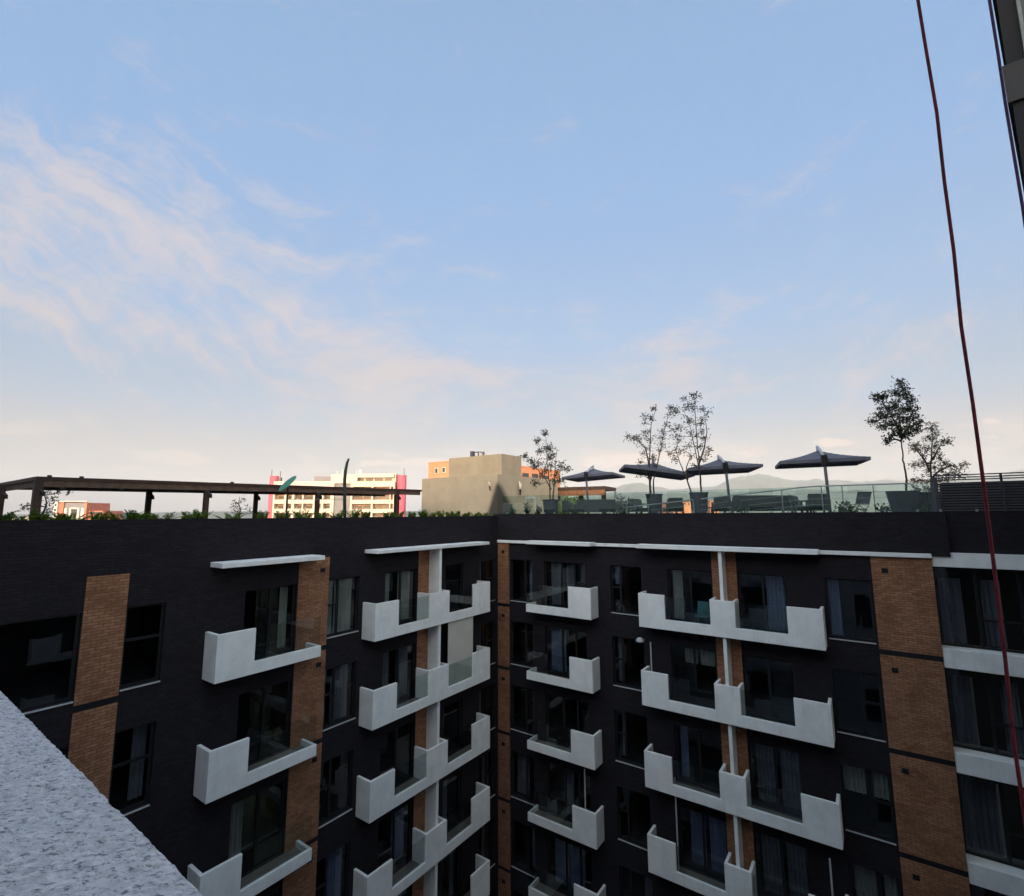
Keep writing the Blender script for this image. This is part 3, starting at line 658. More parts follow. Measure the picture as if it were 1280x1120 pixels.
potted_tree('small sparse tree in a dark pot in front of the beige roof house', 22.6, (678, 699, 624.5),
    [[(688, 625), (687, 605), (684, 580), (681, 550)], [(691, 625), (692, 600), (694, 580), (697, 562)], [(689, 612), (684, 600), (675, 588), (665, 575)]],
    [(680, 541, 4), (678, 552, 6), (683, 560, 7), (677, 564, 6), (690, 560, 6), (694, 570, 7), (683, 573, 8), (676, 578, 8), (662, 571, 5), (668, 577, 6), (690, 582, 9), (700, 582, 7), (682, 588, 9), (674, 594, 7), (695, 593, 9), (703, 586, 5), (687, 600, 7), (672, 604, 6), (668, 584, 4), (697, 601, 6)], 'leaf_grey', seed=11, per0=42, ls=0.12)
potted_tree('wispy forked tree in a tall round pot at the second parasol', 22.4, (808, 829, 617.5),
    [[(813.5, 618), (812, 595), (811.5, 565), (813, 530), (820, 512)], [(817.5, 618), (816, 600), (823, 570), (830, 540), (837, 512)], [(812, 585), (806, 560), (795, 550), (783, 544)], [(814, 600), (808, 596), (804, 592)]],
    [(783, 544, 4), (789, 548, 5), (797, 549, 6), (803, 552, 5), (806, 520, 5), (810, 530, 7), (803, 538, 5), (808, 545, 6), (815, 522, 4), (820, 513, 5), (815, 551, 7), (811, 560, 7), (822, 553, 6), (829, 540, 7), (833, 530, 6), (836, 518, 5), (837, 508, 4), (842, 512, 4), (840, 535, 5), (825, 563, 5), (804, 566, 5), (810, 572, 7), (820, 573, 5), (806, 578, 5), (815, 583, 5), (803, 594, 4), (825, 545, 5)], 'leaf_dark', seed=12, per0=22, ls=0.10)
potted_tree('tallest wispy tree in a wide round pot in front of the third parasol', 22.3, (863, 886, 615.5),
    [[(876.5, 616), (876, 595), (871, 570), (865, 545), (858, 520)], [(876.5, 616), (876, 590), (873, 560), (871, 525), (870, 492)], [(864.5, 616), (860, 600), (852, 580), (847, 562)], [(874, 580), (880, 560), (884, 540), (882, 520)], [(860, 600), (858, 585), (864, 565)]],
    [(868, 495, 5), (872, 500, 6), (851, 497, 4), (853, 508, 7), (862, 510, 6), (868, 512, 7), (848, 516, 6), (857, 522, 7), (863, 527, 7), (876, 510, 5), (882, 515, 6), (880, 527, 7), (872, 528, 6), (851, 535, 8), (859, 540, 8), (846, 545, 6), (867, 543, 6), (878, 540, 6), (884, 550, 4), (851, 553, 8), (860, 556, 8), (845, 562, 7), (838, 568, 5), (854, 566, 7), (878, 560, 4), (882, 568, 5), (879, 575, 5), (865, 570, 5), (846, 574, 5), (867, 582, 4), (884, 560, 4)], 'leaf_dark', seed=13, per0=22, ls=0.10)
potted_tree('dense round crowned tree in a square tapered pot near the slatted screen', 22.2, (1113, 1148, 614),
    [[(1133, 614), (1132, 595), (1129, 575), (1127, 555), (1125, 530), (1123, 490)], [(1127, 548), (1120, 530), (1108, 510), (1098, 492)], [(1126, 552), (1134, 535), (1142, 520)], [(1127, 552), (1118, 548), (1110, 553)]],
    [(1124, 481, 5), (1121, 488, 6), (1130, 486, 5), (1124, 496, 8), (1135, 496, 6), (1138, 501, 5), (1097, 491, 5), (1096, 500, 7), (1105, 498, 5), (1103, 508, 9), (1112, 508, 7), (1118, 506, 9), (1127, 508, 10), (1135, 510, 8), (1140, 515, 7), (1097, 521, 8), (1091, 525, 4), (1107, 520, 10), (1116, 520, 10), (1126, 521, 10), (1135, 523, 9), (1143, 524, 6), (1110, 532, 9), (1119, 533, 9), (1128, 534, 8), (1138, 533, 7), (1146, 530, 5), (1102, 532, 6), (1122, 543, 6), (1131, 545, 5), (1137, 542, 5), (1144, 538, 4), (1114, 545, 4), (1109, 553, 4)], 'leaf_dark', 'square', 0.10, 14, 46)
potted_tree('airy olive tinted tree in a broad pot against the slatted screen', 22.6, (1148, 1181, 615),
    [[(1164, 615), (1164, 590), (1165, 560), (1166, 535)], [(1164, 600), (1172, 590), (1185, 582), (1200, 582)], [(1164, 592), (1156, 575), (1146, 562), (1140, 556)], [(1165, 575), (1172, 562), (1178, 554)]],
    [(1167, 530, 4), (1162, 536, 5), (1170, 540, 6), (1160, 545, 6), (1168, 548, 6), (1178, 553, 5), (1172, 556, 6), (1184, 554, 3), (1144, 556, 5), (1140, 562, 4), (1150, 562, 6), (1160, 560, 7), (1155, 570, 7), (1167, 567, 7), (1175, 570, 6), (1162, 578, 8), (1151, 580, 7), (1170, 582, 7), (1144, 581, 4), (1182, 577, 6), (1178, 584, 7), (1192, 583, 6), (1203, 582, 4), (1160, 588, 8), (1188, 593, 7), (1200, 595, 6), (1195, 590, 6), (1175, 594, 8), (1150, 600, 8), (1141, 602, 6), (1160, 602, 8), (1172, 604, 7), (1185, 600, 6), (1145, 610, 5), (1158, 611, 6)], 'leaf_olive', 'round', 0.085, 15, 30)

def bush(name, label, cat, c, h, rad, m, n=160, ls=0.1, group=None, seed=0, fern=False, palm=False):
    random.seed(seed)
    o = thing(name, c, label, cat, group); mb = MB(); st = MB(); c = Vector(c)
    if fern or palm:
        nf = n
        for i in range(nf):
            a = random.uniform(0, 2*math.pi); L_ = h*random.uniform(0.7, 1.15); out_ = rad*random.uniform(0.5, 1.1)
            pts = [c+Vector((math.cos(a)*out_*t, math.sin(a)*out_*t, L_*(1.5*t-0.62*t*t*(1.35 if palm else 1)))) for t in [0, .2, .4, .6, .8, 1]]
            st.tube(pts, [0.006, 0.005, 0.004, 0.003, 0.002, 0.001], 4, False)
            side = Vector((-math.sin(a), math.cos(a), 0))
            for t in range(1, 22):
                f_ = t/21; k = min(4, int(f_*5)); p = pts[k].lerp(pts[k+1], f_*5-k)
                w_ = ls*(1-0.75*f_)
                for sg in (-1, 1): leaf(mb, p, side*sg+Vector((math.cos(a)*0.5, math.sin(a)*0.5, 0.25))+rnd(0.15), w_, w_*0.28)
    else:
        for i in range(max(5, n//14)):
            tip = c+Vector((random.gauss(0, rad*0.5), random.gauss(0, rad*0.5), h*random.uniform(0.35, 1.0)))
            st.tube([c+Vector((random.gauss(0, rad*.12), random.gauss(0, rad*.12), 0)), c.lerp(tip, 0.6)+rnd(0.02), tip], [0.008, 0.006, 0.002], 4, False)
            for q in range(14):
                p = c.lerp(tip, random.uniform(0.35, 1.05))+rnd(rad*0.13)
                leaf(mb, p, rnd(1)+Vector((0, 0, 0.3)), ls*random.uniform(0.6, 1.3), ls*0.5)
    st.build('stem', 'bark', o); mb.build('foliage', m, o, recalc=False); return o
FERNX = [(75, 7), (112-12, 0), (152, 9), (168, 8), (183, 7), (203, 8), (236, 6), (249, 9), (290, 6), (328, 10), (353, 7), (379, 9), (401, 8), (422, 8), (440, 9), (457, 8), (487, 6), (497, 8), (515, 5), (529, 6), (538, 6), (551, 7), (562, 5), (573, 5), (583, 5), (594, 4), (605, 4), (50, 10), (20, 7), (87, 8), (123, 8)]
for i, (px, hh) in enumerate(FERNX):
    if px == 100: continue
    q = atX(px, 641, LX-0.55-0.25*((i*7) % 3)); s = q.dot(CF)/FPX
    bush('fern', 'low bright green fern in the planter along the left parapet', 'fern', (q.x, q.y, -0.30), 0.28+hh*s*0.95*(0.8+0.12*((i*5) % 4)), 0.24+0.12*(i % 3), 'leaf_fern', 12, 0.19, 'ferns along the left parapet', 100+i, True)
pl = MB(); pl.box(LX-1.5, LX-0.302, 0.6, RY-0.2, -0.42, -0.26); tag(pl.build('planter_bed', 'soil'), 'long soil bed behind the left parapet, planted with ferns', 'planter')
bush('palm_plant', 'spiky dark palm at the far left end of the left parapet', 'palm', (-16.6, 2.55, -0.3), 0.62, 0.42, 'leaf_deep', 16, 0.22, None, 60, palm=True)
for i, (px, hh, rad, lab) in enumerate([(1050, 15, 0.3, 'leafy green plant in front of the fourth parasol mast'), (1068, 14, 0.3, 'leafy green plant beside the pale grey chair'), (1106, 12, 0.22, 'small green plant left of the square tapered pot'),
        (1152, 10, 0.3, 'low green plant in front of the airy olive tree pot'), (640, 17, 0.25, 'light green plant behind the glass at the roof corner'), (659, 15, 0.22, 'dark leafy plant under the framed sign on the beige wall'), (672, 10, 0.2, 'small dark plant left of the first potted tree'), (929, 14, 0.25, 'dark plant in front of the long outdoor sofa'), (780, 14, 0.3, 'plant beside the first sofa in front of an armchair')]):
    q = atY(px, 641, 21.5); bush('terrace_plant', lab, 'plant', (q.x, q.y, -0.16), 0.16+hh*q.dot(CF)/FPX, rad, 'leaf_deep', 130, 0.13, 'plants behind the terrace glass', 200+i)

# ------------------------------------------------------------------ terrace glass, railings, screen
G = thing('glass_balustrade', (-15.4, RY+0.1, 0.0), 'clear green tinted glass balustrade along the right parapet', 'balustrade')
x = -15.35
while x < 1.80:
    w_ = min(1.42, 1.9-x); p = MB(); p.box(x, x+w_-0.012, RY+0.10, RY+0.112, 0.014, 0.93); p.build('glass_panel', 'tglass', G); 
    x += w_
x = -15.35
while x < 1.8:
    for dx in (0.25, 1.1): cl = MB(); cl.box(x+dx, x+dx+0.06, RY+0.085, RY+0.127, 0.012, 0.09); cl.build('clamp', 'steel', G)
    x += 1.42
Rr = thing('ramp_railing', (-9, 22.0, -0.16), 'steel ramp railing with thin horizontal rails rising behind the glass', 'railing')
YR = 22.0
h = MB(); h.tube([(-9.4, YR, 0.257), (-8.6, YR, 0.335), (-4.9, YR, 0.685), (-1.75, YR, 0.985), (-1.5, YR, 1.0), (1.25, YR, 1.0), (1.38, YR, 0.985), (1.45, YR, 0.93), (1.47, YR, 0.85), (1.47, YR, -0.16)], 0.024, 8); h.build('handrail', 'steel', Rr, smooth=True)
for dz in (0.24, 0.46, 0.68):
    h = MB(); h.tube([(-9.4, YR, 0.257-dz), (-1.6, YR, 0.985-dz), (1.46, YR, 0.985-dz)], 0.007, 6); h.build('rail', 'steel', Rr)
for xx, t in ((-8.0, .385), (-6.0, .575), (-4.2, .745), (-2.6, .90), (-1.27, .98), (-0.62, .98), (0.31, .98)):
    h = MB(); h.box(xx-0.018, xx+0.018, YR-0.018, YR+0.018, -0.16, t); h.build('post', 'steel', Rr)
S = thing('slatted_screen', (2.0, 21.2, 0), 'dark horizontal slatted screen with two top rails at the right end of the terrace', 'screen')
s_ = MB()
for k in range(11): s_.box(2.0, 9.5, 21.30, 21.34, 0.03+k*0.085, 0.03+k*0.085+0.05)
s_.build('slat_panel', 'slat', S)
s_ = MB(); s_.box(1.86, 2.02, 21.24, 21.36, -0.16, 1.13); s_.build('post', 'slat', S)
for xx in (3.55, 5.2, 6.9): s_ = MB(); s_.box(xx-0.03, xx+0.03, 21.345, 21.405, -0.16, 1.17); s_.build('post', 'slat', S)
for z in (1.015, 1.09, 1.17): s_ = MB(); s_.box(2.0, 9.5, 21.29, 21.33, z, z+0.035); s_.build('top_rail', 'slat', S)
s_ = MB(); s_.box(2.12, 9.5, 21.5, 22.0, -0.16, 0.96); tag(s_.build('utility_box', 'vent', None, 0.03), 'dark low cabinet behind the slatted screen', 'cabinet')

# ------------------------------------------------------------------ parasols
def parasol(label, mastpx, mast_top, canopy, Y, rot, W_, D_, zc_edge, rise, tilt=0.0, mast_tilt=0.0):
    q = atY(mastpx[0], 641, Y); base = Vector((q.x, q.y, -0.16))
    P = bpy.data.objects.new('parasol', None); col.objects.link(P); ORG[P.name] = Vector((0, 0, 0)); tag(P, label, 'parasol', 'cantilever parasols on the roof terrace')
    # local: mast at origin, canopy centre D_/2 behind it (+y)
    zt_ = zc_edge+0.16
    b = MB(); b.box(-0.45, 0.45, -0.45, 0.45, 0, 0.07); b.build('base', 'mast', P, 0.01)
    mt = MB(); mt.tube([(0, 0, 0.07), (0, 0, zt_+0.12)], 0.055, 10); mt.build('mast', 'mast', P, smooth=True)
    br = MB(); br.box(-0.10, 0.10, -0.09, 0.09, zt_-0.28, zt_+0.14); br.build('bracket', 'frame', P, 0.015)
    cy = D_*0.5+0.05
    ar = MB(); ar.tube([(0, 0, zt_+0.05), (0, cy*0.5, zt_+rise*0.62+0.10), (0, cy, zt_+rise+0.15)], [0.06, 0.055, 0.055], 8); ar.tube([(0, cy, zt_+rise+0.19), (0, cy, zt_+rise-0.15)], 0.05, 8); ar.build('arm', 'arm', P, smooth=True)
    cn_ = MB(); N_ = 8; ct = math.cos(tilt); st = math.sin(tilt)
    def loc(u, v, z):
        x_, z_ = u*ct-z*st, u*st+z*ct
        return (x_, cy+v, zt_+z_)
    def hgt(a, b_): m_ = max(abs(a), abs(b_)); return rise*(1-m_)**1.0 - 0.05*math.sin(math.pi*m_)
    pts = {}
    for i in range(-N_, N_+1):
        for j in range(-N_, N_+1): pts[i, j] = loc(i/N_*W_/2, j/N_*D_/2, hgt(i/N_, j/N_))
    for i in range(-N_, N_):
        for j in range(-N_, N_): cn_.quad(pts[i, j], pts[i+1, j], pts[i+1, j+1], pts[i, j+1])
    val = 0.13
    ring = [(i, -N_) for i in range(-N_, N_)]+[(N_, j) for j in range(-N_, N_)]+[(i, N_) for i in range(N_, -N_, -1)]+[(-N_, j) for j in range(N_, -N_, -1)]
    for a, b_ in zip(ring, ring[1:]+ring[:1]):
        A_ = Vector(pts[a]); B_ = Vector(pts[b_]); cn_.quad(A_, B_, B_-Vector((0, 0, val)), A_-Vector((0, 0, val)))
    can = cn_.build('canopy', 'canvas', P, recalc=False)
    rb = MB()
    for sx in (-1, 1):
        for sy in (-1, 1): rb.tube([loc(0, 0, rise-0.12), loc(sx*W_/2*0.98, sy*D_/2*0.98, -0.03)], 0.015, 5)
        rb.tube([loc(0, 0, rise-0.12), loc(sx*W_/2*0.98, 0, -0.03)], 0.013, 5); rb.tube([loc(0, 0, rise-0.12), loc(0, sx*D_/2*0.98, -0.03)], 0.013, 5)
    rb.build('rib', 'mast', can)
    P.location = base; dd = ray(mastpx[0], 641); P.rotation_euler = (mast_tilt*0.3, mast_tilt, math.atan2(-dd.x, dd.y)+rot)
    return P
VY = math.atan2(CR.y, CR.x)        # turn that faces the camera
parasol('pale grey parasol nearest the beige house, seen from the side', (736, 625), 590, None, 25.0, -0.35, 3.0, 2.5, 2.20, 0.46, 0.0, -0.05)
parasol('tilted grey parasol behind the wispy forked tree', (814, 625), 590, None, 25.0, math.pi+0.15, 3.15, 2.9, 2.04, 0.42, 0.15)
parasol('grey parasol whose mast leans, behind the tallest tree', (914, 625), 577, None, 22.9, 0.18, 3.05, 2.8, 2.06, 0.46, -0.02, -0.05)
parasol('widest grey parasol beside the long sofa, facing square on', (1038, 625), 575, None, 22.3, 0.16, 3.0, 2.3, 2.06, 0.46, -0.01, -0.02)

# ------------------------------------------------------------------ terrace furniture
def armchair(W_, name, label, group=None):
    P = bpy.data.objects.new(name, None); col.objects.link(P); ORG[P.name] = Vector((0, 0, 0)); tag(P, label, 'sofa' if W_ > 1 else 'armchair', group)
    f = MB(); hw = W_/2
    for sx in (-1, 1):
        f.box(sx*hw-0.035, sx*hw+0.035, -0.36, -0.29, 0, 0.60); f.box(sx*hw-0.035, sx*hw+0.035, 0.29, 0.36, 0, 0.62); f.box(sx*hw-0.04, sx*hw+0.04, -0.37, 0.37, 0.60, 0.64)
    f.box(-hw, hw, -0.33, 0.33, 0.24, 0.30); f.build('frame', 'wicker', P)
    b = MB(); b.hexa([(-hw+0.04, 0.26, 0.30), (hw-0.04, 0.26, 0.30), (hw-0.04, 0.34, 0.30), (-hw+0.04, 0.34, 0.30), (-hw+0.04, 0.38, 0.88), (hw-0.04, 0.38, 0.88), (hw-0.04, 0.45, 0.88), (-hw+0.04, 0.45, 0.88)]); b.build('backrest', 'wicker', P, 0.02)
    n = max(1, round(W_/0.7))
    for i in range(n):
        a = -hw+0.06+(W_-0.12)*i/n; e_ = a+(W_-0.12)/n-0.015
        c = MB(); c.box(a, e_, -0.33, 0.25, 0.302, 0.43); c.build('seat_cushion', 'cushion', P, 0.03)
        c = MB(); c.hexa([(a, 0.10, 0.44), (e_, 0.10, 0.44), (e_, 0.25, 0.44), (a, 0.25, 0.44), (a, 0.20, 0.84), (e_, 0.20, 0.84), (e_, 0.36, 0.84), (a, 0.36, 0.84)]); c.build('back_cushion', 'cushion', P, 0.03)
    return P
def place(o, px, Y, rot): q = atY(px, 641, Y); o.location = (q.x, q.y, -0.16); o.rotation_euler = (0, 0, rot)
a0 = armchair(0.78, 'armchair', 'dark armchair left of the first sofa by the beige house', 'outdoor armchairs on the terrace'); place(a0, 715, 23.6, VY+1.9)
for px, Y, r_, lab in ((799, 23.0, VY+0.4, 'dark armchair behind the pot of the forked tree'), (840, 23.4, VY+3.3, 'dark armchair between the two wispy trees'), (903, 23.5, VY+2.8, 'dark armchair under the leaning parasol'), (1004, 22.9, VY+0.9, 'dark armchair left of the widest parasol mast, turned aside'), (1020, 22.6, VY+2.9, 'dark armchair nearest the widest parasol mast, seen from behind')):
    c = copy_tree(a0); c['label'] = lab; place(c, px, Y, r_)
s0 = armchair(2.05, 'outdoor_sofa', 'shorter dark sofa under the first parasol', 'outdoor sofas on the terrace'); place(s0, 744, 23.2, VY+3.14)
s1_ = armchair(2.55, 'outdoor_sofa', 'long dark sofa left of the widest parasol', 'outdoor sofas on the terrace'); place(s1_, 948, 22.9, VY+3.2)
# light sling chair
P = bpy.data.objects.new('sling_chair', None); col.objects.link(P); ORG[P.name] = Vector((0, 0, 0)); tag(P, 'pale grey sling chair seen from behind, right of the widest parasol', 'chair')
f = MB()
for sx in (-0.28, 0.28):
    f.tube([(sx, -0.25, 0), (sx, 0.22, 0.44)], 0.014, 6); f.tube([(sx, 0.28, 0), (sx, -0.2, 0.42)], 0.014, 6); f.tube([(sx, -0.2, 0.44), (sx, -0.36, 0.92)], 0.014, 6)
f.build('frame', 'steel', P)
f = MB(); f.box(-0.27, 0.27, -0.22, 0.25, 0.43, 0.45); f.build('seat', 'chairgrey', P)
f = MB(); f.hexa([(-0.28, -0.23, 0.46), (0.28, -0.23, 0.46), (0.28, -0.215, 0.46), (-0.28, -0.215, 0.46), (-0.28, -0.37, 0.92), (0.28, -0.37, 0.92), (0.28, -0.355, 0.92), (-0.28, -0.355, 0.92)]); f.build('backrest', 'chairgrey', P)
place(P, 1073, 22.5, VY+0.15)
tb = bpy.data.objects.new('coffee_table', None); col.objects.link(tb); ORG[tb.name] = Vector((0, 0, 0)); tag(tb, 'low dark coffee table between the sofa and the armchairs', 'table')
f = MB(); f.box(-0.5, 0.5, -0.3, 0.3, 0.40, 0.44); f.build('tabletop', 'wicker', tb)
for sx in (-1, 1):
    for sy in (-1, 1): f = MB(); f.box(sx*0.46-0.02, sx*0.46+0.02, sy*0.26-0.02, sy*0.26+0.02, 0, 0.40); f.build('leg', 'wicker', tb)
place(tb, 880, 23.9, VY)

# ------------------------------------------------------------------ beige roof house
nc = atY(622, 600, 26.2)
BX, BY = nc.x, 26.2
H = thing('roof_house', (BX, BY, -0.16), 'plain beige roof house with a smaller upper block and a dark wedge at the corner', 'roof building')
def beige_dark_wedge():
    m = bpy.data.materials.new('beige_dark_wedge'); m.use_nodes = True; N = NT(m.node_tree); b = N.n['Principled BSDF']; b.inputs['Roughness'].default_value = 0.9
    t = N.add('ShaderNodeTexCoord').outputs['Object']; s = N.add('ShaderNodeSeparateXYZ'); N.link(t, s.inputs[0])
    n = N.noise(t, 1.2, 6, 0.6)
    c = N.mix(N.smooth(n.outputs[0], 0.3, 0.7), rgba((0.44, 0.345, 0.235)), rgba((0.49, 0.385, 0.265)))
    # dark wedge in the wall colour, narrowing up the corner: along -x on the front, along +y on the side
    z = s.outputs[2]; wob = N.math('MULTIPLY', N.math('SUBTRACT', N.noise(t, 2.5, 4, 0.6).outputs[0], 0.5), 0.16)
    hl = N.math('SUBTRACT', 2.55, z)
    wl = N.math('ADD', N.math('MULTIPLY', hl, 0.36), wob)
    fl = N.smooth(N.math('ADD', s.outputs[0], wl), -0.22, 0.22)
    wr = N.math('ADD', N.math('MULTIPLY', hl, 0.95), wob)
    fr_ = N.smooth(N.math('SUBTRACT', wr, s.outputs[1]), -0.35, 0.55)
    wedge_mask = N.math('MULTIPLY', N.math('MULTIPLY', fl, fr_), N.smooth(hl, 0.0, 0.55))
    c = N.mix(N.math('MULTIPLY', wedge_mask, 0.93), c, rgba((0.02, 0.022, 0.016)))
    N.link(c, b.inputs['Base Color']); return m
BL = atY(527.5, 600, BY).x
EY = atX(697, 600, BX).y
h = MB(); h.box(BL, BX, BY, EY, -0.16, 2.66); h.build('lower_block', beige_dark_wedge(), H)
ux0 = atY(561, 572, BY+0.5).x; ux1 = atY(627, 567, BY+0.5).x; uy1 = atX(651.6, 571, ux1).y
h = MB(); h.box(ux0, ux1, BY+0.5, uy1, 2.66, atY(625, 567.3, BY+0.5).z); h.build('upper_block', 'beige', H)
zt_ = atY(625, 567.3, BY+0.5).z
# roof equipment
q = atY(600, 566, BY+1.6)
E_ = thing('roof_equipment', (q.x, q.y, zt_), 'small dark pipes and a pale box on the upper beige block', 'equipment')
h = MB(); h.box(q.x-0.15, q.x+0.3, q.y-0.15, q.y+0.2, zt_, zt_+0.32); h.build('box', 'farwhite', E_)
h = MB()
for dx in (-0.35, 0.0, 0.32): h.tube([(q.x+dx*1.6, q.y-0.2, zt_), (q.x+dx*1.6, q.y-0.2, zt_+0.45)], 0.035, 6)
h.tube([(q.x-0.6, q.y-0.2, zt_+0.43), (q.x+0.25, q.y-0.2, zt_+0.40), (q.x+0.6, q.y-0.2, zt_+0.25)], 0.04, 6); h.box(q.x-0.65, q.x-0.4, q.y-0.35, q.y-0.1, zt_+0.1, zt_+0.5); h.build('pipe', 'mast', E_)
# two wall torches and a framed sign on the beige walls
def torch(loc, nrm, sc, label):
    T_ = thing('wall_torch', loc, label, 'wall lamp', 'cream wall torches on the beige house'); l = Vector(loc); o = l+Vector(nrm)*0.16
    h = MB(); h.tube([o+Vector((0, 0, 0.05)), o+Vector((0.01, 0, 0.25*sc)), o+Vector((-0.03, 0, 0.5*sc)), o+Vector((-0.10, 0, 0.62*sc))], [0.07*sc, 0.12*sc, 0.10*sc, 0.05*sc], 10); h.build('shade', 'torch', T_, smooth=True)
    h = MB(); h.tube([l+Vector((0, 0, -0.3*sc)), o+Vector((0, 0, -0.35*sc)), o+Vector((0, 0, 0.06))], [0.025, 0.05*sc, 0.09*sc], 8); h.build('holder', 'timber', T_)
q = atY(614, 609, BY); torch((q.x, BY, q.z), (0, -1, 0), 0.55, 'small cream torch left of the dark wedge corner')
q = atX(648, 613, BX); torch((BX, q.y, q.z), (1, 0, 0), 0.95, 'larger cream torch on the right wall above the glass')
q = atX(661, 617, BX); q2 = atX(666, 640, BX)
T_ = thing('framed_sign', (BX+0.02, q.y, 0.3), 'white framed notice panel on the right beige wall', 'sign')
h = MB(); h.box(BX, BX+0.03, q.y-0.55, q.y+0.75, -0.02, 1.15); h.build('panel', 'beige', T_)
h = MB()
for a in (-0.6, 0.72): h.box(BX, BX+0.05, q.y+a, q.y+a+0.09, -0.1, 1.20)
h.box(BX, BX+0.055, q.y-0.6, q.y+0.81, 1.1, 1.24); h.box(BX, BX+0.055, q.y-0.5, q.y+0.70, 0.72, 0.77); h.build('frame', 'farwhite', T_)
q = atX(684, 628, BX); h = MB(); h.box(BX, BX+0.06, q.y-0.35, q.y+0.35, 0.25, 0.85); tag(h.build('wall_box', 'timber', None, 0.02), 'small dark box on the beige wall behind the first tree', 'wall box')

# ------------------------------------------------------------------ pergola on the left wing
PX = -24.0
PG = thing('pergola', (PX, 4.6, -0.42), 'long dark timber pergola with a flat roof along the left roof terrace', 'pergola')
yA = 4.62
def rz(y): return 1.40+0.012*(y-4.6)
def pbox(x0, x1, y0, y1, za, zb_):
    p = MB(); p.hexa([(x0, y0, rz(y0)+za), (x1, y0, rz(y0)+za), (x1, y1, rz(y1)+za), (x0, y1, rz(y1)+za), (x0, y0, rz(y0)+zb_), (x1, y0, rz(y0)+zb_), (x1, y1, rz(y1)+zb_), (x0, y1, rz(y1)+zb_)]); return p
pbox(PX-7.6, PX+0.06, yA-0.1, 23.4, -0.11, 0.02).build('roof', 'timber', PG)
pbox(PX-0.04, PX+0.02, yA, 23.3, -0.34, -0.112).build('beam', 'under', PG)
pbox(PX-3.55, PX-3.49, yA, 23.3, -0.34, -0.112).build('beam', 'under', PG)
r_ = MB()
for i in range(18): y = yA+0.5+i; r_.box(PX-3.48, PX-0.05, y, y+0.06, rz(y)-0.25, rz(y)-0.113)
r_.box(PX-7.5, PX-0.04, yA-0.02, yA+0.05, rz(yA)-0.34, rz(yA)-0.113); r_.build('rafter', 'under', PG)
for px, xx, w_ in ((47, PX, 0.24), (259, PX, 0.19), (398, PX, 0.19), (497, PX, 0.24), (2, PX-4.6, 0.2), (187, PX-3.5, 0.20), (321, PX-3.5, 0.18)):
    q = atX(px, 620, xx); p = MB(); p.box(xx-w_/2-0.08, xx+w_/2-0.08, q.y-w_/2, q.y+w_/2, -0.42, rz(q.y)-0.10); po = p.build('post', 'timber', PG)
    p = MB(); p.tube([(xx+w_/2-0.08, q.y+0.05, rz(q.y)-0.45), (xx+w_/2-0.02, q.y+0.12, rz(q.y)-0.55), (xx+w_/2-0.02, q.y+0.12, rz(q.y)-0.68)], 0.06, 8); p.build('spotlight', 'frame', po)
sp = MB()
for px, yy in ((62, 594), (102, 596), (78, 609), (152, 613), (232, 615), (290, 604)):
    q = atX(px, yy, PX+0.02); sp.box(q.x-0.05, q.x+0.05, q.y-0.06, q.y+0.06, rz(q.y)+(0.02 if yy < 605 else -0.40), rz(q.y)+(0.08 if yy < 605 else -0.342))
sp.build('fixture', 'frame', PG)
# green dish lamp and curved post in front of the pergola
q = atX(358, 641, -22.6)
G_ = thing('dish_lamp', (q.x, q.y, -0.42), 'tilted green dish lamp on a thin post in front of the pergola', 'lamp')
tp = atX(359, 604, -22.6)
h = MB(); h.tube([(q.x, q.y, -0.42), (q.x, q.y, tp.z-0.05)], 0.045, 8); h.build('post', 'timber', G_)
h = MB(); h.lathe((0, 0, 0), [(0.02, 0.10), (0.25, 0.06), (0.50, 0.0), (0.52, -0.03), (0.48, -0.03), (0.2, 0.02)], 24)
rt = Matrix.Rotation(R(-38), 4, Vector((CF.x, CF.y, 0)).normalized()) @ Matrix.Rotation(R(32), 4, Vector((CR.x, CR.y, 0)).normalized())
h.v = [rt @ v + Vector((tp.x, tp.y, tp.z)) for v in h.v]; h.build('dish', 'lampgreen', G_, smooth=False)
q = atX(431, 641, -22.3)
G_ = thing('curved_post', (q.x, q.y, -0.42), 'tall dark green post with a curved tip in front of the pergola', 'post')
pts = [atX(a, b, -22.3) for a, b in ((431, 655), (430.8, 625), (430.8, 600), (432, 588), (433.8, 579), (436, 573.5))]
h = MB(); h.tube(pts, [0.085, 0.085, 0.085, 0.08, 0.07, 0.05], 10); h.build('pole', 'greenpole', G_, smooth=True)
q0, q1 = atX(358, 624.5, -22.5), atX(431, 624, -22.3)
h = MB(); h.tube([q0, q1], 0.014, 6); tag(h.build('tie_wire', 'steel'), 'thin taut wire between the dish lamp post and the curved post', 'wire')

# trees standing beyond the pergola
def bare_tree(label, px, Xp, top, clusters, m, per, seed):
    random.seed(seed); b = atX(px, 650, Xp); tr = thing('terrace_tree', (b.x, b.y, -0.42), label, 'tree'); tk = MB(); lv = MB()
    tpv = atX(px, top, Xp); pts = [Vector((b.x, b.y, -0.42)).lerp(tpv, i/6)+(rnd(0.04) if i else Vector((0, 0, 0))) for i in range(7)]
    tk.tube(pts, [0.05-0.006*i for i in range(7)], 6); s = b.dot(CF)/FPX
    for (x, y, r0) in clusters:
        c = atX(x, y, Xp)+Vector((random.uniform(-0.5, 0.5), 0, 0)); near = min([p for p in pts if p.z < c.z+0.05] or pts, key=lambda p: (p-c).length)
        tk.tube([near, near.lerp(c, 0.5)+rnd(0.05), c], [0.016, 0.01, 0.005], 4)
        for i in range(per):
            p = c+rnd(r0*s*0.55)
            if i % 3 == 0: tk.tube([c, p], [0.005, 0.002], 3, False)
            leaf(lv, p, rnd(1), 0.14*random.uniform(0.6, 1.3), 0.055)
    tk.build('trunk', 'bark', tr); lv.build('crown', m, tr, recalc=False)
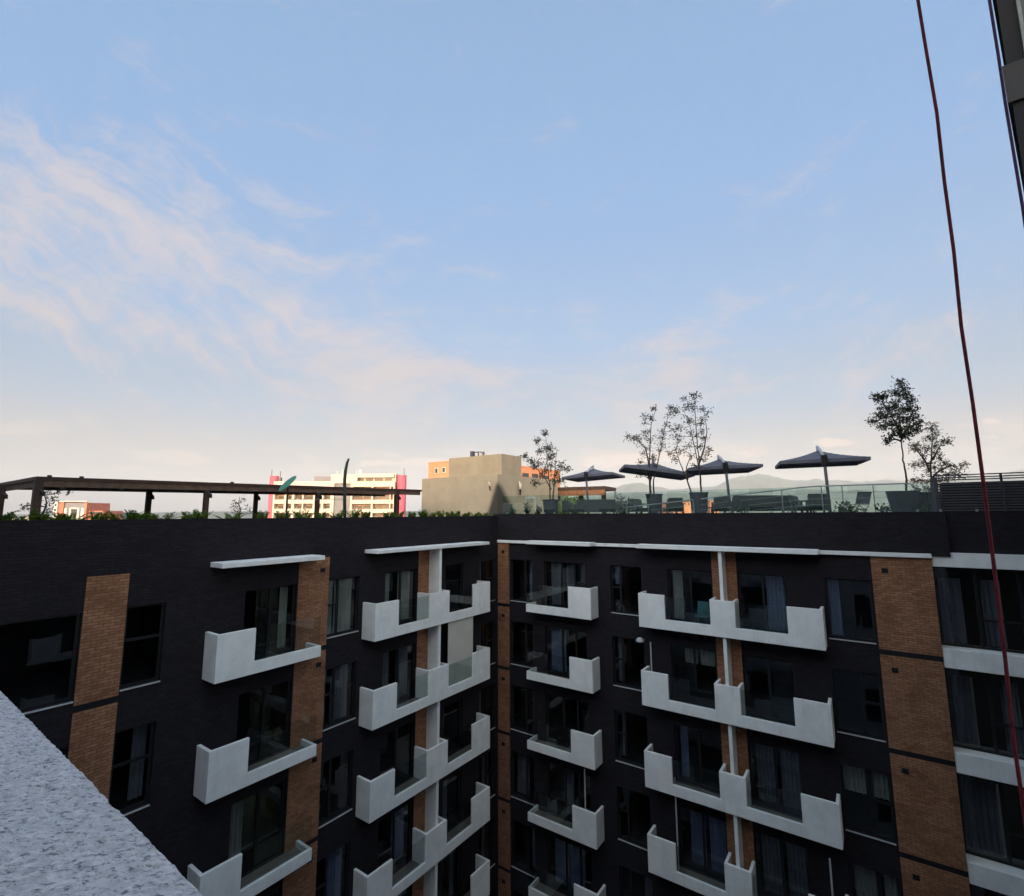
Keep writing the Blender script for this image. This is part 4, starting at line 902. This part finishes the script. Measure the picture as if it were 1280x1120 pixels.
bare_tree('small wispy tree seen between two pergola posts', 299, -30, 621, [(300, 623, 3), (297, 628, 4), (303, 629, 4), (294, 634, 4), (300, 635, 5), (306, 636, 4), (292, 641, 3), (309, 639, 3), (300, 642, 5), (296, 639, 4)], 'leaf_grey', 16, 31)
bare_tree('wispy tree rising behind the corner post of the pergola', 56, -30, 612, [(56, 616, 4), (60, 625, 6), (62, 632, 5), (68, 618, 4), (76, 614, 3), (82, 616, 3), (34, 631, 5), (28, 634, 3), (40, 634, 4), (56, 638, 6), (64, 640, 5), (72, 626, 3)], 'leaf_grey', 15, 32)

# second pergola and bright shrubs beyond the beige house
q0, q1 = atD(694, 606, 41), atD(756, 610, 39)
P2 = thing('side_pergola', (q1.x, q1.y, -0.16), 'short orange brown timber pergola behind the first parasol', 'pergola')
v = (q1-q0); v.z = 0; v.normalize(); n_ = Vector((-v.y, v.x, 0))
def slab(a, b, w_, z0, z1, zz0=None, zz1=None):
    m_ = MB(); m_.hexa([(a.x, a.y, z0), (b.x, b.y, z0), (b.x+n_.x*w_, b.y+n_.y*w_, z0), (a.x+n_.x*w_, a.y+n_.y*w_, z0), (a.x, a.y, z1), (b.x, b.y, z1), (b.x+n_.x*w_, b.y+n_.y*w_, z1), (a.x+n_.x*w_, a.y+n_.y*w_, z1)]); return m_
slab(q0, q1, 3.2, q1.z-0.12, q1.z+0.16).build('roof', 'under', P2)
slab(q0-n_*0.05, q1-n_*0.05, 0.12, q1.z-0.55, q1.z-0.13).build('beam', 'timber2', P2)
for t_ in (0.95, 0.5, 0.03):
    a = q0.lerp(q1, t_); m_ = MB(); m_.box(a.x-0.14, a.x+0.14, a.y+0.1, a.y+0.38, -0.16, q1.z-0.13); m_.build('post', 'timber', P2)
for px, top, Dp, rad, lab, mm in ((706, 606, 46, 1.3, 'tall lime green shrub behind the first parasol', 'leaf_lime'), (717, 612, 45, 1.0, 'lime green shrub just right of the tallest lime one', 'leaf_lime'), (705, 622, 38, 1.0, 'lower lime green shrub beside the first potted tree', 'leaf_lime'), (722, 626, 38, 0.8, 'yellow green shrub behind the short sofa', 'leaf_lime'), (775, 613, 60, 0.8, 'thin pale shrub in the distance between two parasols', 'leaf_grey')):
    q = atD(px, 641, Dp); bush('shrub', lab, 'shrub', (q.x, q.y, -0.16), (641-top)*Dp/FPX+0.1, rad, mm, 420, 0.28, 'bright shrubs beyond the beige house', 300+px)

# ------------------------------------------------------------------ distant buildings (sunlit)
RV = Vector((CR.x, CR.y, 0)).normalized(); FV = Vector((CF.x, CF.y, 0)).normalized()
class Far:
    """a facade facing the camera at depth D, laid out in the picture's own scale, with real depth behind"""
    def __init__(s, D): s.D = D
    def P(s, px, py, back=0.0): q = atD(px, py, s.D); return q+FV*back
    def box(s, mb, x0, x1, ytop, ybot, b0=0.0, b1=10.0):
        A = s.P(x0, 620); Bp = s.P(x1, 620); zt_ = s.P((x0+x1)/2, ytop).z; zb_ = GZ if ybot is None else s.P((x0+x1)/2, ybot).z
        pts = [A+FV*b0, Bp+FV*b0, Bp+FV*b1, A+FV*b1]
        mb.hexa([(p.x, p.y, zb_) for p in pts]+[(p.x, p.y, zt_) for p in pts])
W_ = Far(158)
q = W_.P(418, 641); HB = thing('apartment_block', (q.x, q.y, GZ), 'cream and pink apartment block with stacked balconies behind the pergola', 'building')
m_ = MB(); W_.box(m_, 341, 493, 604, None, 1.6, 16); m_.build('wall', 'recess', HB)
for x0, x1, yt in ((413, 446, 592.5), (446, 493, 591.5)):
    m_ = MB(); W_.box(m_, x0, x1, yt, 604, 1.4 if x0 > 440 else -0.2, 15); m_.build('penthouse_wall', 'cream', HB)
m_ = MB()
for yt, yb in ((601.5, 608), (613.5, 617.5), (624.5, 629.5), (636, 641), (648, 653), (660, 665)):
    W_.box(m_, 343.5, 414, yt, yb, 0, 1.5); W_.box(m_, 440.5, 491.5, yt+0.3, yb+0.2, 0, 1.5)
W_.box(m_, 446, 491.5, 592, 596.5, 0, 1.35); W_.box(m_, 446, 491.5, 601.3, 601.8, -0.1, 1.35)
m_.build('balcony_front', 'cream', HB)
m_ = MB()
for x0, x1 in ((341.5, 343.4), (355.5, 358), (365, 368), (378, 379.5), (391.5, 394.5), (402, 404.5), (413, 417.4), (438, 440.4), (464, 466.3), (487, 488.3), (491.6, 493)):
    W_.box(m_, x0, x1, 601.7, None, -0.12, 1.62)
m_.build('pilaster', 'cream', HB)
m_ = MB(); W_.box(m_, 417.5, 438, 601.5, None, 0.5, 1.7); m_.build('stair_panel', 'fargrey', HB)
for i, (x0, x1) in enumerate(((446, 453), (455, 464), (466, 477), (479, 488))):
    m_ = MB(); W_.box(m_, x0, x1, 597, 601, 1.25, 1.5); m_.build('window', 'farglass', HB)
for yt in (610, 620, 632, 643):
    for x0, x1 in ((346, 354), (359, 364), (370, 377), (381, 390), (405, 412), (442, 451), (453, 462), (468, 476), (478, 486)):
        m_ = MB(); W_.box(m_, x0, x1, yt, yt+3.4, 1.45, 1.7); m_.build('window', 'farglass', HB)
for x0, x1, yt in ((330.5, 341.4, 594), (493.1, 505, 593)):
    m_ = MB(); A = W_.P((x0+x1)/2, 620)+FV*3.0; rad = (x1-x0)/2*158/FPX; m_.lathe((A.x, A.y, GZ), [(rad, 0), (rad, W_.P(x0, yt).z-GZ)], 20); m_.build('stair_tower', 'pink', HB)
m_ = MB(); W_.box(m_, 385.5, 412.5, 594, 602, 4, 10); m_.build('plant_room', 'fargrey', HB)
m_ = MB(); W_.box(m_, 343, 346, 596, 601.5, 2, 3); m_.build('chimney', 'mast', HB)
for px, y0 in ((334, 586), (345, 588), (417, 588), (424, 586), (427.5, 586), (442, 587), (502.5, 584)):
    m_ = MB(); a = W_.P(px, 594)+FV*3; m_.tube([(a.x, a.y, a.z-0.5), (a.x, a.y, W_.P(px, y0).z)], 0.16 if px > 410 and px < 445 else 0.10, 5); m_.build('antenna', 'farwhite' if 410 < px < 445 else 'mast', HB)
m_ = MB(); a = W_.P(446, 588)+FV*4; m_.lathe((a.x, a.y, a.z-0.9), [(0.3, -1), (0.4, 0), (0.55, 0.2), (0.6, 1.2), (0.3, 1.5)], 12); m_.build('water_tank', 'farwhite', HB)
# salmon building
CD = 104.0
nc = atD(588, 575, CD)
OB = thing('office_building', (nc.x, nc.y, GZ), 'sunlit salmon orange building rising behind the beige roof house', 'building')
lx = atY(535.5, 580, nc.y).x; ry = atX(700, 590, nc.x).y
m_ = MB(); m_.box(lx, nc.x, nc.y, ry, GZ, nc.z); m_.build('wall', 'salmon', OB)
m_ = MB(); m_.box(lx-0.1, nc.x+0.1, nc.y-0.1, ry, nc.z+0.002, nc.z+0.25); m_.build('roof', 'salmon', OB)
for px, py in ((546, 588.5), (555, 587.5)):
    a = atY(px-1.9, py-3.3, nc.y); b = atY(px+1.9, py+3.3, nc.y); m_ = MB(); m_.box(a.x, b.x, nc.y-0.12, nc.y+0.05, b.z, a.z); f = m_.build('window', 'farwhite', OB)
    m_ = MB(); m_.box(a.x+0.12, b.x-0.12, nc.y-0.14, nc.y-0.121, b.z+0.12, a.z-0.12); m_.build('pane', 'farglass', f)
for px, py in ((656.5, 594), (668.5, 595), (681, 597)):
    a = atX(px-3.5, py-3, nc.x); b = atX(px+4.0, py+4, nc.x); m_ = MB(); m_.box(nc.x-0.05, nc.x+0.12, a.y, b.y, b.z, a.z); m_.build('window', 'farglass', OB)
# brick building far left
W2 = Far(250)
q = W2.P(90, 641); RB = thing('brick_building', (q.x, q.y, GZ), 'distant red brick building with grey and white front, left behind the pergola', 'building')
m_ = MB(); W2.box(m_, 65, 71.5, 634, None, 2, 14); W2.box(m_, 76, 82, 626.8, None, -0.5, 14); W2.box(m_, 108, 111, 628.5, None, -0.5, 14); W2.box(m_, 111, 129, 638.5, None, 1, 14); m_.build('wall', 'redbrick', RB)
m_ = MB(); W2.box(m_, 82.2, 107.8, 628.5, None, 0.2, 14); m_.build('front', 'fargrey', RB)
m_ = MB(); W2.box(m_, 71.7, 75.8, 627, None, -1.2, 12); W2.box(m_, 83, 86, 635.5, None, -0.3, 0.19); W2.box(m_, 89, 91, 635, None, -0.3, 0.19); W2.box(m_, 99, 101.5, 635, None, -0.3, 0.19); W2.box(m_, 104, 107.5, 635, None, -0.3, 0.19); W2.box(m_, 91, 99, 634.6, 636, -0.3, 0.19); W2.box(m_, 76, 110.9, 626.2, 627.2, -0.9, -0.52); m_.build('white_trim', 'farwhite', RB)
for yt in (630, 636, 642, 648):
    m_ = MB(); W2.box(m_, 72.7, 74.8, yt, yt+3, -1.4, -1.21); m_.build('window', 'farglass', RB)
for yt in (640, 645.5):
    m_ = MB(); W2.box(m_, 112, 128, yt, yt+2.5, 0.8, 1.05); m_.build('window', 'farglass', RB)
m_ = MB(); W2.box(m_, 92, 98, 637, 650, -0.1, 0.19); m_.build('window', 'farglass', RB)
def far_house(px0, px1, yt, D, m, lab, roofm='redbrick'):
    F = Far(D); q = F.P((px0+px1)/2, 641); o = thing('distant_house', (q.x, q.y, GZ), lab, 'house', 'distant houses on the horizon')
    b = MB(); F.box(b, px0, px1, yt+1.3, None, 0, 10); b.build('wall', m, o)
    b = MB(); A = F.P(px0-0.3, 620); C_ = F.P(px1+0.3, 620); z0 = F.P(px0, yt+1.3).z+0.01; z1 = F.P(px0, yt).z
    b.hexa([(p.x, p.y, z0) for p in (A-FV*0.4, C_-FV*0.4, C_+FV*10.4, A+FV*10.4)]+[(p.x, p.y, z1) for p in (A.lerp(C_, .2)+FV*4, A.lerp(C_, .8)+FV*4, A.lerp(C_, .8)+FV*6, A.lerp(C_, .2)+FV*6)]); b.build('roof', roofm, o)
    n = max(2, int((px1-px0)/5))
    for i in range(n):
        b = MB(); x = px0+(px1-px0)*(i+0.3)/n; F.box(b, x, x+(px1-px0)*0.35/n, yt+2.6, yt+5, -0.12, 0.1); b.build('window', 'farglass', o)
far_house(129, 142, 639.5, 260, 'fargrey', 'grey roofed house right of the distant brick building', 'fargrey')
far_house(27, 41, 645.5, 240, 'farwhite', 'pale low house left of the distant brick building')
far_house(8, 24, 647, 300, 'farwhite', 'pale low house at the far left behind the palm', 'fargrey')
far_house(838, 863, 626, 130, 'salmon', 'sunlit orange house glimpsed between the two tall potted trees')
far_house(887, 898, 625, 140, 'salmon', 'narrow sunlit orange house just right of the tallest tree pot')

# ------------------------------------------------------------------ haze
hz = MB(); hz.box(-12500, 12500, -12500, 12500, GZ-1.5, 760); ho = hz.build('haze', 'frame'); ho.data.materials.clear()
hm = bpy.data.materials.new('haze_air'); hm.use_nodes = True; N = NT(hm.node_tree); N.n.clear(); o_ = N.add('ShaderNodeOutputMaterial'); pv = N.add('ShaderNodeVolumePrincipled')
pv.inputs['Color'].default_value = (0.55, 0.65, 0.79, 1); pv.inputs['Density'].default_value = 0.00010; pv.inputs['Anisotropy'].default_value = -0.15; N.link(pv.outputs[0], o_.inputs['Volume'])
ho.data.materials.append(hm); tag(ho, kind='stuff')
